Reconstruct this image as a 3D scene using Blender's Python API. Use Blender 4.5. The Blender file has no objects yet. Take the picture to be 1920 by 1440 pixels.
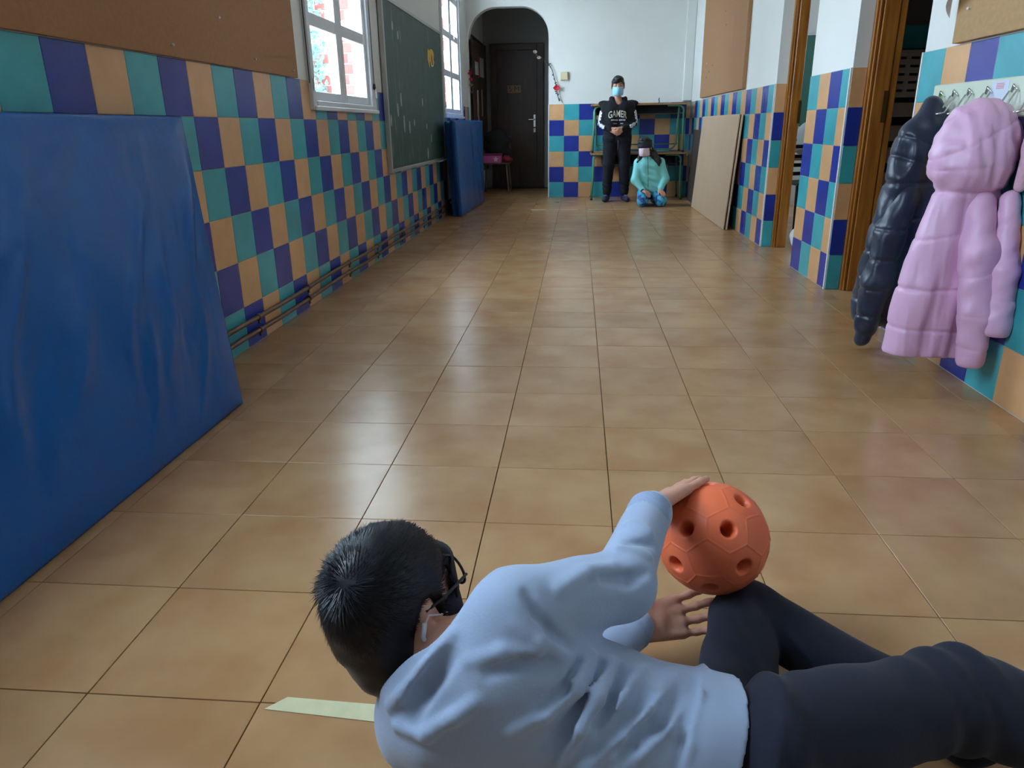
import bpy, bmesh, math, random
import numpy as np
from mathutils import Vector, Matrix
random.seed(7); np.random.seed(7)
scene = bpy.context.scene
COL = scene.collection
V = Vector

# ------------------------------------------------------------------ camera
F_PX = 1378.46; CAM_H = 0.93
FWD = V((-0.08588579, 0.93990484, -0.33045806)); RGT = V((0.99620554, 0.08570203, -0.01515517)); UPV = V((-0.01407651, 0.33050577, 0.94369899))
cd = bpy.data.cameras.new('camera'); cam = bpy.data.objects.new('camera', cd); COL.objects.link(cam)
cd.sensor_width = 36.0; cd.sensor_fit = 'HORIZONTAL'; cd.lens = F_PX / 1920 * 36.0; cd.clip_start = 0.02; cd.clip_end = 200
cam.matrix_world = Matrix(((RGT.x, UPV.x, -FWD.x, 0), (RGT.y, UPV.y, -FWD.y, 0), (RGT.z, UPV.z, -FWD.z, CAM_H), (0, 0, 0, 1)))
scene.camera = cam
CAMP = V((0, 0, CAM_H))
def pix(x, y, z):
    """point at height z seen at photo pixel (x, y)"""
    d = FWD + RGT * ((x - 960) / F_PX) - UPV * ((y - 720) / F_PX)
    return CAMP + d * ((z - CAM_H) / d.z)

# ------------------------------------------------------------------ world, light, exposure
w = bpy.data.worlds.new('overcast_sky'); scene.world = w; w.use_nodes = True
bg = w.node_tree.nodes['Background']; bg.inputs[0].default_value = (0.66, 0.83, 1.0, 1); bg.inputs[1].default_value = 7.5
scene.view_settings.view_transform = 'Standard'; scene.view_settings.look = 'None'
scene.view_settings.gamma = 1.0; scene.view_settings.use_curve_mapping = False
scene.view_settings.exposure = 1.95
WINS = [(4.224, 5.567), (8.464, 9.807), (0.45, 1.793)]     # windows along the left wall
WZ0, WZ1 = 1.035, 2.76
def portal(x, y0, y1, z0, z1, sx):
    l = bpy.data.lights.new('daylight_portal', 'AREA'); l.shape = 'RECTANGLE'; l.size = z1 - z0; l.size_y = y1 - y0
    l.cycles.is_portal = True
    o = bpy.data.objects.new('daylight_portal', l); COL.objects.link(o)
    o.location = (x, (y0 + y1) / 2, (z0 + z1) / 2); o.rotation_euler = (0, -math.pi / 2 * sx, 0)
for a, b in WINS: portal(-1.598, a, b, WZ0, WZ1, 1)
portal(4.55, 7.2, 8.2, 1.5, 2.3, -1)

# ------------------------------------------------------------------ helpers
def S(r, g, b):
    f = lambda c: ((c / 255 + .055) / 1.055) ** 2.4 if c > 10 else c / 255 / 12.92
    return (f(r), f(g), f(b))
MATS = {}
def mat(name, col=(.5, .5, .5), rough=.5, var=.0, vscale=6., bump=.0, bscale=40., metal=0., spec=.5, col2=None, stretch=(1, 1, 1), rand=0., sheen=0., trans=0., coat=0., detail=4, bdist=.01):
    if name in MATS: return MATS[name]
    m = bpy.data.materials.new(name); m.use_nodes = True; nt = m.node_tree; b = nt.nodes['Principled BSDF']; L = nt.links.new
    b.inputs['Base Color'].default_value = (*col, 1); b.inputs['Roughness'].default_value = rough; b.inputs['Metallic'].default_value = metal
    b.inputs['Specular IOR Level'].default_value = spec
    if sheen: b.inputs['Sheen Weight'].default_value = sheen; b.inputs['Sheen Roughness'].default_value = .5
    if trans: b.inputs['Transmission Weight'].default_value = trans
    if coat: b.inputs['Coat Weight'].default_value = coat; b.inputs['Coat Roughness'].default_value = .15
    tc = mp = None
    if var or bump or col2:
        tc = nt.nodes.new('ShaderNodeTexCoord'); mp = nt.nodes.new('ShaderNodeMapping'); L(tc.outputs['Object'], mp.inputs['Vector']); mp.inputs['Scale'].default_value = stretch
        if rand:
            oi = nt.nodes.new('ShaderNodeObjectInfo'); mu = nt.nodes.new('ShaderNodeMath'); mu.operation = 'MULTIPLY'; mu.inputs[1].default_value = 50
            L(oi.outputs['Random'], mu.inputs[0]); L(mu.outputs[0], mp.inputs['Location'])
    src = None
    if var or col2:
        n = nt.nodes.new('ShaderNodeTexNoise'); n.inputs['Scale'].default_value = vscale; n.inputs['Detail'].default_value = detail; L(mp.outputs[0], n.inputs['Vector'])
        r = nt.nodes.new('ShaderNodeValToRGB'); L(n.outputs['Fac'], r.inputs[0])
        c2 = col2 if col2 else tuple(min(1, c * (1 + var)) for c in col); c1 = col if col2 else tuple(c * (1 - var) for c in col)
        r.color_ramp.elements[0].position = .32; r.color_ramp.elements[1].position = .68
        r.color_ramp.elements[0].color = (*c1, 1); r.color_ramp.elements[1].color = (*c2, 1); src = r.outputs[0]
    if rand:
        oi = nt.nodes.new('ShaderNodeObjectInfo'); hs = nt.nodes.new('ShaderNodeHueSaturation'); mr = nt.nodes.new('ShaderNodeMapRange')
        mr.inputs[3].default_value = 1 - rand; mr.inputs[4].default_value = 1 + rand; L(oi.outputs['Random'], mr.inputs[0]); L(mr.outputs[0], hs.inputs['Value'])
        if src: L(src, hs.inputs['Color'])
        else: hs.inputs['Color'].default_value = (*col, 1)
        src = hs.outputs[0]
    if src: L(src, b.inputs['Base Color'])
    if bump:
        n = nt.nodes.new('ShaderNodeTexNoise'); n.inputs['Scale'].default_value = bscale; n.inputs['Detail'].default_value = 3; L(mp.outputs[0], n.inputs['Vector'])
        bp = nt.nodes.new('ShaderNodeBump'); bp.inputs['Strength'].default_value = bump; bp.inputs['Distance'].default_value = bdist; L(n.outputs['Fac'], bp.inputs['Height']); L(bp.outputs[0], b.inputs['Normal'])
    MATS[name] = m
    return m
def glass_mat():
    m = bpy.data.materials.new('thin_glass'); m.use_nodes = True; nt = m.node_tree; nt.nodes.clear()
    o = nt.nodes.new('ShaderNodeOutputMaterial'); t = nt.nodes.new('ShaderNodeBsdfTransparent'); g = nt.nodes.new('ShaderNodeBsdfGlossy'); x = nt.nodes.new('ShaderNodeMixShader')
    t.inputs[0].default_value = (.95, .97, .97, 1); g.inputs['Roughness'].default_value = .03; x.inputs[0].default_value = .06
    nt.links.new(t.outputs[0], x.inputs[1]); nt.links.new(g.outputs[0], x.inputs[2]); nt.links.new(x.outputs[0], o.inputs[0]); return m
GLASS = glass_mat()

def link(name, me, m=None, parent=None):
    o = bpy.data.objects.new(name, me); COL.objects.link(o)
    if m is not None and me is not None and not me.materials: me.materials.append(m)
    if parent is not None: o.parent = parent
    return o
def tag(o, label, cat, group=None):
    o['label'] = label; o['category'] = cat
    if group: o['group'] = group
    return o
def thing(name, label, cat, loc=(0, 0, 0), rz=0, group=None):
    o = bpy.data.objects.new(name, None); COL.objects.link(o); o.location = loc; o.rotation_euler = (0, 0, rz); o.empty_display_size = .1
    return tag(o, label, cat, group)
def struct(o): o['kind'] = 'structure'; return o
class MB:
    """collects polygons of one mesh"""
    def __init__(s): s.v = []; s.f = []
    def add(s, vs, fs):
        n = len(s.v); s.v += [tuple(v) for v in vs]; s.f += [tuple(i + n for i in f) for f in fs]; return s
    def box(s, a, b, M=None):
        x0, y0, z0 = a; x1, y1, z1 = b
        vs = [V((x, y, z)) for z in (z0, z1) for y in (y0, y1) for x in (x0, x1)]
        if M is not None: vs = [M @ v for v in vs]
        return s.add(vs, [(0, 2, 3, 1), (4, 5, 7, 6), (0, 1, 5, 4), (2, 6, 7, 3), (0, 4, 6, 2), (1, 3, 7, 5)])
    def tube(s, pts, r, n=8, cap=True):
        pts = [V(p) for p in pts]; rs = r if isinstance(r, (list, tuple)) else [r] * len(pts)
        rings = []; prev = None
        for i, p in enumerate(pts):
            t = (pts[min(i + 1, len(pts) - 1)] - pts[max(i - 1, 0)]).normalized()
            if prev is None: u = t.orthogonal().normalized()
            else: u = (prev - t * prev.dot(t)).normalized()
            prev = u; w_ = t.cross(u)
            rings.append([p + (u * math.cos(a) + w_ * math.sin(a)) * rs[i] for a in [2 * math.pi * k / n for k in range(n)]])
        vs = [v for r_ in rings for v in r_]; fs = []
        for i in range(len(pts) - 1):
            for k in range(n): fs.append((i * n + k, i * n + (k + 1) % n, (i + 1) * n + (k + 1) % n, (i + 1) * n + k))
        if cap: fs += [tuple(range(n))[::-1], tuple(range((len(pts) - 1) * n, len(pts) * n))]
        return s.add(vs, fs)
    def prism(s, poly, o, ex, ey, ez, th):
        """polygon (2d) in plane ex, ey at o, extruded th along ez"""
        n = len(poly); o, ex, ey, ez = V(o), V(ex), V(ey), V(ez)
        a = [o + ex * p[0] + ey * p[1] for p in poly]; b = [p + ez * th for p in a]
        return s.add(a + b, [tuple(range(n))[::-1], tuple(range(n, 2 * n))] + [(i, (i + 1) % n, n + (i + 1) % n, n + i) for i in range(n)])
    def lathe(s, prof, c, ax=(0, 0, 1), n=20):
        ax = V(ax).normalized(); u = ax.orthogonal().normalized(); w_ = ax.cross(u); c = V(c)
        vs = [c + ax * h + (u * math.cos(2 * math.pi * k / n) + w_ * math.sin(2 * math.pi * k / n)) * r for r, h in prof for k in range(n)]
        fs = [(i * n + k, i * n + (k + 1) % n, (i + 1) * n + (k + 1) % n, (i + 1) * n + k) for i in range(len(prof) - 1) for k in range(n)]
        return s.add(vs, fs + [tuple(range(n))[::-1], tuple(range((len(prof) - 1) * n, len(prof) * n))])
    def mesh(s, name='m', smooth=False, bevel=0, seg=2):
        me = bpy.data.meshes.new(name); me.from_pydata(s.v, [], s.f); me.update()
        bm = bmesh.new(); bm.from_mesh(me); bmesh.ops.recalc_face_normals(bm, faces=bm.faces)
        if bevel: bmesh.ops.bevel(bm, geom=list(bm.edges), offset=bevel, segments=seg, affect='EDGES', profile=.5, clamp_overlap=True)
        bm.to_mesh(me); bm.free()
        if smooth: me.polygons.foreach_set('use_smooth', [True] * len(me.polygons))
        return me
    def build(s, name, m, parent=None, smooth=False, bevel=0, seg=2): return link(name, s.mesh(name, smooth, bevel, seg), m, parent)
def box(name, a, b, m, parent=None, bevel=0, M=None, seg=1): return MB().box(a, b, M).build(name, m, parent, False, bevel, seg)
def wall_holes(name, ax, c0, c1, u0, u1, z0, z1, holes, m, parent=None):
    """wall slab: constant axis ax between c0, c1; u along the other axis; holes (u0,u1,z0,z1)"""
    us = sorted({u0, u1, *[h[0] for h in holes], *[h[1] for h in holes]}); zs = sorted({z0, z1, *[h[2] for h in holes], *[h[3] for h in holes]})
    mb = MB()
    for i in range(len(us) - 1):
        for j in range(len(zs) - 1):
            a, b, c, d = us[i], us[i + 1], zs[j], zs[j + 1]
            if any(h[0] <= a and b <= h[1] and h[2] <= c and d <= h[3] for h in holes): continue
            mb.box((c0, a, c), (c1, b, d)) if ax == 0 else mb.box((a, c0, c), (b, c1, d))
    return mb.build(name, m, parent)
def arc(c, r, a0, a1, n, ex, ez): return [V(c) + V(ex) * (r * math.cos(a0 + (a1 - a0) * i / n)) + V(ez) * (r * math.sin(a0 + (a1 - a0) * i / n)) for i in range(n + 1)]

# ---- signed-distance modelling: smooth unions of tapered capsules / ellipsoids, meshed by surface nets
class SDF:
    def __init__(s, lo, hi, h):
        s.lo = np.array(lo, np.float32); s.h = h; s.n = np.ceil((np.array(hi) - s.lo) / h).astype(int) + 1
        s.D = np.full(s.n, 1.0, np.float32)
        s.ax = [s.lo[i] + h * np.arange(s.n[i], dtype=np.float32) for i in range(3)]
    def _sl(s, lo, hi):
        i0 = np.clip(np.floor((np.array(lo) - s.lo) / s.h).astype(int), 0, s.n); i1 = np.clip(np.ceil((np.array(hi) - s.lo) / s.h).astype(int) + 1, 0, s.n)
        sl = tuple(slice(a, b) for a, b in zip(i0, i1))
        return sl, (s.ax[0][sl[0]][:, None, None], s.ax[1][sl[1]][None, :, None], s.ax[2][sl[2]][None, None, :])
    def _mix(s, sl, d, k, mode):
        D = s.D[sl]
        if mode == 'sub':
            d = -d
            if k: hh = np.clip(.5 - .5 * (D - d) / k, 0, 1); r = D * (1 - hh) + d * hh + k * hh * (1 - hh)
            else: r = np.maximum(D, d)
        else:
            if k: hh = np.clip(.5 + .5 * (D - d) / k, 0, 1); r = D * (1 - hh) + d * hh - k * hh * (1 - hh)
            else: r = np.minimum(D, d)
        s.D[sl] = r
    def cap(s, a, b, ra, rb=None, k=.02, n=None, sq=1., mode='add'):
        """tapered capsule; optionally thickened/thinned along unit vector n by factor 1/sq"""
        rb = ra if rb is None else rb; a = np.array(a, float); b = np.array(b, float); R = max(ra, rb) * max(1, 1 / sq) + k + 3 * s.h
        sl, (X, Y, Z) = s._sl(np.minimum(a, b) - R, np.maximum(a, b) + R)
        if min(x.size for x in (X, Y, Z)) == 0: return s
        ab = b - a; L2 = max(1e-9, ab @ ab)
        t = np.clip(((X - a[0]) * ab[0] + (Y - a[1]) * ab[1] + (Z - a[2]) * ab[2]) / L2, 0, 1)
        dx = X - a[0] - t * ab[0]; dy = Y - a[1] - t * ab[1]; dz = Z - a[2] - t * ab[2]
        if n is not None and sq != 1:
            q = (dx * n[0] + dy * n[1] + dz * n[2]) * (sq - 1); dx = dx + q * n[0]; dy = dy + q * n[1]; dz = dz + q * n[2]
            d = (np.sqrt(dx * dx + dy * dy + dz * dz) - (ra + (rb - ra) * t)) / max(1, .5 + sq * .5)
        else: d = np.sqrt(dx * dx + dy * dy + dz * dz) - (ra + (rb - ra) * t)
        s._mix(sl, d.astype(np.float32), k, mode); return s
    def path(s, pts, rs, k=.02, mode='add'):
        for i in range(len(pts) - 1): s.cap(pts[i], pts[i + 1], rs[i], rs[i + 1], k, mode=mode)
        return s
    def ell(s, c, r, M=None, k=.02, mode='add'):
        c = np.array(c, float); r = np.array(r, float); R = r.max() + k + 3 * s.h; sl, (X, Y, Z) = s._sl(c - R, c + R)
        if min(x.size for x in (X, Y, Z)) == 0: return s
        M = np.eye(3) if M is None else np.array(M, float)     # columns = local axes
        X = X - c[0]; Y = Y - c[1]; Z = Z - c[2]
        q = [X * M[0, i] + Y * M[1, i] + Z * M[2, i] for i in range(3)]
        k0 = np.sqrt(sum((q[i] / r[i]) ** 2 for i in range(3))); k1 = np.sqrt(sum((q[i] / r[i] ** 2) ** 2 for i in range(3))) + 1e-6
        s._mix(sl, (k0 * (k0 - 1) / k1).astype(np.float32), k, mode); return s
    def cut(s, p, n):
        """keep the half-space behind plane (p, n)"""
        d = (s.ax[0][:, None, None] - p[0]) * n[0] + (s.ax[1][None, :, None] - p[1]) * n[1] + (s.ax[2][None, None, :] - p[2]) * n[2]
        s.D = np.maximum(s.D, d.astype(np.float32)); return s
    def mod(s, fn):
        m = np.abs(s.D) < .06; I = np.nonzero(m)
        s.D[m] += fn(s.ax[0][I[0]], s.ax[1][I[1]], s.ax[2][I[2]]).astype(np.float32); return s
    def mesh(s, name='sdf', iters=1):
        D = s.D; ins = D < 0; nx, ny, nz = D.shape
        cs = lambda A, i, j, k: A[i:nx - 1 + i, j:ny - 1 + j, k:nz - 1 + k]
        cnt = np.zeros((nx - 1, ny - 1, nz - 1), np.int8)
        for i in (0, 1):
            for j in (0, 1):
                for k in (0, 1): cnt += cs(ins, i, j, k)
        act = np.nonzero((cnt > 0) & (cnt < 8)); N = len(act[0])
        idx = np.full(cnt.shape, -1, np.int32); idx[act] = np.arange(N)
        P = np.zeros((N, 3)); W = np.zeros(N)
        corners = [(i, j, k) for i in (0, 1) for j in (0, 1) for k in (0, 1)]
        for a in range(8):
            for b in range(a + 1, 8):
                ca, cb = corners[a], corners[b]
                if sum(abs(p - q) for p, q in zip(ca, cb)) != 1: continue
                da = D[act[0] + ca[0], act[1] + ca[1], act[2] + ca[2]]; db = D[act[0] + cb[0], act[1] + cb[1], act[2] + cb[2]]
                mk = (da < 0) != (db < 0); t = np.where(mk, da / np.where(mk, da - db, 1), 0)
                for q in range(3): P[:, q] += np.where(mk, ca[q] + t * (cb[q] - ca[q]), 0)
                W += mk
        P /= W[:, None]; P = (P + np.stack(act, 1)) * s.h + s.lo
        F = []
        for axn in range(3):
            sh = [slice(1, -1)] * 3; s0 = list(sh); s1 = list(sh); s0[axn] = slice(0, -1); s1[axn] = slice(1, None)
            A = ins[tuple(s0)]; B = ins[tuple(s1)]; e = np.nonzero(A != B); off = [1, 1, 1]; off[axn] = 0
            g = [e[q] + off[q] for q in range(3)]; u, v = [q for q in range(3) if q != axn]
            def cell(du, dv):
                c = [x.copy() for x in g]; c[u] -= du; c[v] -= dv; return idx[c[0], c[1], c[2]]
            q = np.stack([cell(1, 1), cell(0, 1), cell(0, 0), cell(1, 0)], 1)
            flip = A[e] if axn != 1 else ~A[e]
            q = np.where(flip[:, None], q, q[:, ::-1]); F.append(q)
        F = np.concatenate(F); F = F[(F >= 0).all(1)]
        for _ in range(iters):      # light smoothing
            acc = np.zeros_like(P); c = np.zeros(N)
            for a in range(4):
                i, j = F[:, a], F[:, (a + 1) % 4]
                for q in range(3): acc[:, q] += np.bincount(i, P[j, q], N) + np.bincount(j, P[i, q], N)
                c += np.bincount(i, minlength=N) + np.bincount(j, minlength=N)
            P = P * .5 + .5 * acc / np.maximum(c, 1)[:, None]
        me = bpy.data.meshes.new(name); me.vertices.add(N); me.vertices.foreach_set('co', P.astype(np.float32).ravel())
        me.loops.add(F.size); me.loops.foreach_set('vertex_index', F.astype(np.int32).ravel())
        me.polygons.add(len(F)); me.polygons.foreach_set('loop_start', np.arange(0, F.size, 4, dtype=np.int32))
        me.polygons.foreach_set('use_smooth', np.ones(len(F), bool)); me.update(calc_edges=True); me.validate()
        return me
    def build(s, name, m, parent=None, iters=1): return link(name, s.mesh(name, iters), m, parent)
def vnoise(X, Y, Z, f, seed=0):
    """cheap smooth pseudo-noise in about -1..1"""
    r = np.random.RandomState(seed); out = 0
    for _ in range(5):
        d = r.normal(size=3); d /= np.linalg.norm(d); out = out + np.sin(f * r.uniform(.6, 1.5) * (X * d[0] + Y * d[1] + Z * d[2]) + r.uniform(0, 6.28))
    return out / 2.6
def nrm(v): v = np.array(v, float); return v / np.linalg.norm(v)
def text_mesh(txt, size, ext=.0004, off=0.):
    c = bpy.data.curves.new('txt', 'FONT'); c.body = txt; c.size = size; c.align_x = 'CENTER'; c.align_y = 'CENTER'; c.extrude = ext; c.offset = off
    o = bpy.data.objects.new('txt', c); COL.objects.link(o); dg = bpy.context.evaluated_depsgraph_get(); dg.update()
    me = bpy.data.meshes.new_from_object(o.evaluated_get(dg)); bpy.data.objects.remove(o); me.materials.clear(); return me

# ------------------------------------------------------------------ materials
SAND, TEAL, BLUE = S(212, 162, 114), S(62, 162, 172), S(36, 54, 148)
M_TILE = [mat('tile_sand', SAND, .3, .07, 9, .02, 30, rand=.05), mat('tile_teal', TEAL, .28, .12, 7, .02, 30, rand=.06), mat('tile_blue', BLUE, .25, .12, 7, .02, 30, rand=.08)]
M_PLASTER = mat('white_plaster', S(222, 222, 218), .85, .02, 3, .08, 120)
M_GROUT = mat('tile_grout', S(176, 164, 146), .9)
M_FGROUT = mat('floor_grout', S(52, 42, 36), .9, .2, 20)
M_FLOOR = mat('floor_tile_glaze', S(170, 124, 82), .25, 0, 5, col2=S(186, 146, 104), rand=.05)
M_WHITE = mat('white_lacquer', S(228, 228, 226), .4, .03, 5)
M_CORK = mat('brown_hardboard', S(160, 116, 80), .85, .06, 60, .1, 200)
M_CORKEDGE = mat('hardboard_edge', S(128, 96, 66), .9)
M_BOARD = mat('leaning_hardboard', S(186, 156, 128), .6, .03, 4, .03, 80)
M_OAK = mat('varnished_wood', S(176, 116, 46), .35, 0, 5, .05, 30, col2=S(140, 82, 30), stretch=(9, 9, .7))
M_DWOOD = mat('dark_door_wood', S(70, 46, 34), .45, 0, 4, .03, 30, col2=S(54, 34, 26), stretch=(8, 8, .7))
M_STEEL = mat('bright_steel', (.75, .75, .76), .22, metal=1.)
M_COPPER = mat('aged_copper_pipe', S(112, 84, 64), .45, .25, 12, metal=.55)
M_DARK = mat('black_plastic', S(24, 24, 26), .45)
M_GREENTUBE = mat('green_steel_tube', S(84, 140, 108), .35, .06, 10)
M_MAT = mat('blue_vinyl', S(14, 92, 170), .25, .06, 3, .12, 14, stretch=(1, 1.6, .7), bdist=.02, spec=.42)
M_TAPE = mat('cream_masking_tape', S(214, 208, 168), .7, .05, 30, .1, 60)
M_BRICK = mat('pale_red_brick', (.17, .055, .047), .9, .12, 6, .2, 40, rand=.2, spec=0.)
M_MORTAR = mat('pale_mortar', S(222, 214, 204), .9)

# ------------------------------------------------------------------ setting: floor
XL, XR, YB, YN, ZC = -1.477, 1.45, 10.456, -3.0, 2.95
floor = struct(box('floor', (-1.483, YN, -.12), (1.62, 12.25, -.006), M_FGROUT))
s_, x0_, y0_ = .3146, -.219, 2.546
tiles = []
for i in range(-4, 6):
    for j in range(-32, 19):
        a, b = x0_ + i * s_, min(x0_ + (i + 1) * s_, XR); c, d = y0_ - j * s_, y0_ - j * s_ + s_
        if d > 12.2 or c < YN: continue
        d_ = d; tiles.append((a, b, c, d_))
def tile_mesh(wd, ht, th, bev, name):
    """chamfered tile: 10 faces, face up +z, centred"""
    a, b = wd / 2, ht / 2; i = bev
    vs = [(-a, -b, 0), (a, -b, 0), (a, b, 0), (-a, b, 0), (-a, -b, th - i), (a, -b, th - i), (a, b, th - i), (-a, b, th - i), (-a + i, -b + i, th), (a - i, -b + i, th), (a - i, b - i, th), (-a + i, b - i, th)]
    fs = [(3, 2, 1, 0)] + [(k, (k + 1) % 4, 4 + (k + 1) % 4, 4 + k) for k in range(4)] + [(4 + k, 4 + (k + 1) % 4, 8 + (k + 1) % 4, 8 + k) for k in range(4)] + [(8, 9, 10, 11)]
    me = bpy.data.meshes.new(name); me.from_pydata(vs, [], fs); me.update(); return me
seen = [t for t in tiles if t[3] > .72]; seen.sort(key=lambda t: (t[1] - t[0]) * (t[3] - t[2]) / max(.5, t[2]) ** 2.2, reverse=True)
cache = {}
def floor_tile_obj(t, name='floor_tile'):
    g = .0022; far = t[2] > 4.2; k = (round(t[1] - t[0], 3), far)
    if k not in cache:
        a, b = (t[1] - t[0] - g) / 2, (t[3] - t[2] - g) / 2
        cache[k] = MB().box((-a, -b, 0), (a, b, .006)).mesh('floor_tile') if far else tile_mesh(2 * a, 2 * b, .006, .0007, 'floor_tile'); cache[k].materials.append(M_FLOOR)
    o = link('floor_tile', cache[k], None, floor); o.location = ((t[0] + t[1]) / 2, (t[2] + t[3]) / 2, -.006 + random.uniform(-.0003, .0001)); o.rotation_euler = (random.uniform(-.00015, .00015), random.uniform(-.00015, .00015), 0)
near = seen[:296]
for t in near: floor_tile_obj(t)
mb = MB(); rest = set(tiles) - set(near)
for t in rest: mb.box((t[0] + .001, t[2] + .001, -.006), (t[1] - .001, t[3] - .001, 0))
o = mb.build('floor_tile_field', mat('floor_tile_far', S(170, 124, 82), .27, 0, 5, col2=S(186, 146, 104)), floor); o['kind'] = 'stuff'

# ---- walls
M_WALLL = M_PLASTER
wl = struct(wall_holes('wall_left', 0, -1.60, XL - .005, YN, 12.45, -.12, ZC, [(a + .03, b - .03, WZ0 + .03, WZ1 - .03) for a, b in WINS], M_PLASTER))
D1, D2 = (5.157, 6.03), (3.538, 4.41)
wr = struct(wall_holes('wall_right', 0, XR + .005, 1.62, YN, YB, -.12, ZC, [(D1[0], D1[1], -.006, 2.2), (D2[0], D2[1], -.006, 2.2)], M_PLASTER))
struct(box('ceiling', (-1.73, YN - .2, ZC), (4.8, 12.6, ZC + .15), M_PLASTER))
# end wall with rounded arch
AX0, AX1, AZ = -1.452, -.408, 2.385
def arch_wall():
    R = .36; pts = [(AX0, 0)] + [(AX0, AZ - R)] + [(AX0 + R - R * math.cos(t), AZ - R + R * math.sin(t)) for t in [math.pi / 2 * i / 12 for i in range(1, 13)]]
    pts += [(AX1 - R + R * math.sin(t), AZ - R + R * math.cos(t)) for t in [math.pi / 2 * i / 12 for i in range(0, 13)]] + [(AX1, 0)]
    mb = MB(); y0, y1 = YB + .005, YB + .16
    for i in range(len(pts) - 1):      # strips up to the ceiling
        (xa, za), (xb, zb) = pts[i], pts[i + 1]
        if abs(xa - xb) < 1e-6: continue
        mb.add([(xa, y0, za), (xb, y0, zb), (xb, y0, ZC), (xa, y0, ZC), (xa, y1, za), (xb, y1, zb), (xb, y1, ZC), (xa, y1, ZC)], [(0, 1, 2, 3), (7, 6, 5, 4), (0, 4, 5, 1)])
    for i in (0, len(pts) - 2): mb.add([(pts[i][0], y0, pts[i][1]), (pts[i + 1][0], y0, pts[i + 1][1]), (pts[i + 1][0], y1, pts[i + 1][1]), (pts[i][0], y1, pts[i][1])], [(0, 1, 2, 3)])
    mb.box((-1.482, y0, 0), (AX0, y1, ZC)); mb.box((AX1, y0, -.006), (XR + .17, y1, ZC))
    return mb.build('wall_back', M_PLASTER)
wb = struct(arch_wall())
struct(box('wall_behind_camera', (-1.73, YN - .2, -.12), (4.8, YN, ZC), M_PLASTER))
# alcove behind the arch
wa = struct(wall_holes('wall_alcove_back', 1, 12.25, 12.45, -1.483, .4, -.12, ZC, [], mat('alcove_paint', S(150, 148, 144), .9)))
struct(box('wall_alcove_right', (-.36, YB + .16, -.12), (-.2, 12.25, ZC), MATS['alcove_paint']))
# corner conduit in the far right corner
struct(box('trim_1', (1.335, 10.40, 1.21), (1.455, 10.461, ZC), M_PLASTER, bevel=.012, seg=3))

# ---- wall tiles (20 cm), each a part of its wall
TM = {}
def wtile(parent, wall, u, z, wd, ht, c):
    """wall: 'L','R','B','J' (jamb facing the camera); u,z = lower corner"""
    key = (round(wd, 3), round(ht, 3), c)
    if key not in TM:
        TM[key] = tile_mesh(wd - .0022, ht - .0022, .007, .0015, 'wall_tile'); TM[key].materials.append(M_TILE[c])
    o = link('wall_tile', TM[key], None, parent); uc, zc = u + wd / 2, z + ht / 2
    if wall[0] == 'L': o.matrix_world = Matrix(((0, 0, 1, XL - .007), (1, 0, 0, uc), (0, 1, 0, zc), (0, 0, 0, 1)))
    elif wall[0] == 'R': o.matrix_world = Matrix(((0, 0, -1, XR + .007), (-1, 0, 0, uc), (0, 1, 0, zc), (0, 0, 0, 1)))
    elif wall[0] == 'B': o.matrix_world = Matrix(((1, 0, 0, uc), (0, 0, -1, YB + .007), (0, 1, 0, zc), (0, 0, 0, 1)))
    else: o.matrix_world = Matrix(((1, 0, 0, uc), (0, 0, -1, wall[1] + .007), (0, 1, 0, zc), (0, 0, 0, 1)))
    return o
def grout_sheet(name, a, b, parent): return box(name, a, b, M_GROUT, parent)
ZB = .1845
grout_sheet('grout_bed', (XL - .0045, .9, 0), (XL - .003, 10.45, 1.034), wl)
for a, b in ((.9, 4.22), (5.57, 8.46), (9.81, 10.45)): grout_sheet('grout_bed', (XL - .0045, a, 1.034), (XL - .003, b, 1.184), wl)
for k in range(-8, 38):
    y = 2.895 + .2 * k; wd = min(.2, YB - y)
    for r in range(6):
        z0 = ZB + .2 * (4 - r) if r < 5 else 0; ht = .2 if r < 5 else ZB
        if r == 0 and any(y < b - .02 and y + wd > a + .02 for a, b in WINS):
            for a, b in WINS:          # cut pieces around and under the windows
                if not (y < b and y + wd > a): continue
                if y < a: wtile(wl, 'L', y, z0, a - y, ht, (k - r) % 3)
                if y + wd > b: wtile(wl, 'L', b, z0, y + wd - b, ht, (k - r) % 3)
                aa, bb = max(y, a), min(y + wd, b)
                wtile(wl, 'L', aa, z0, bb - aa, WZ0 - z0, (k - r) % 3)
            continue
        wtile(wl, 'L', y, z0, wd, ht, (k - r) % 3)
grout_sheet('grout_bed', (-.405, YB + .003, 0), (1.45, YB + .0045, 1.2), wb)
for m_ in range(10):
    x = -.400 + .2 * m_; wd = min(.2, XR - x)
    if wd < .02: continue
    for r in range(6): wtile(wb, 'B', x, 1.0 - .2 * r, wd, .2, (m_ - r) % 3)
box('corner_bead', (-.412, YB - .004, 0), (-.4, YB + .012, 1.2), M_WHITE, wb)
grout_sheet('grout_bed', (XR + .003, 6.03, 0), (XR + .0045, YB, 1.2), wr); grout_sheet('grout_bed', (XR + .003, 4.41, 0), (XR + .0045, 5.157, 1.2), wr); grout_sheet('grout_bed', (XR + .003, 1.2, 0), (XR + .0045, 3.538, 1.2), wr)
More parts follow.
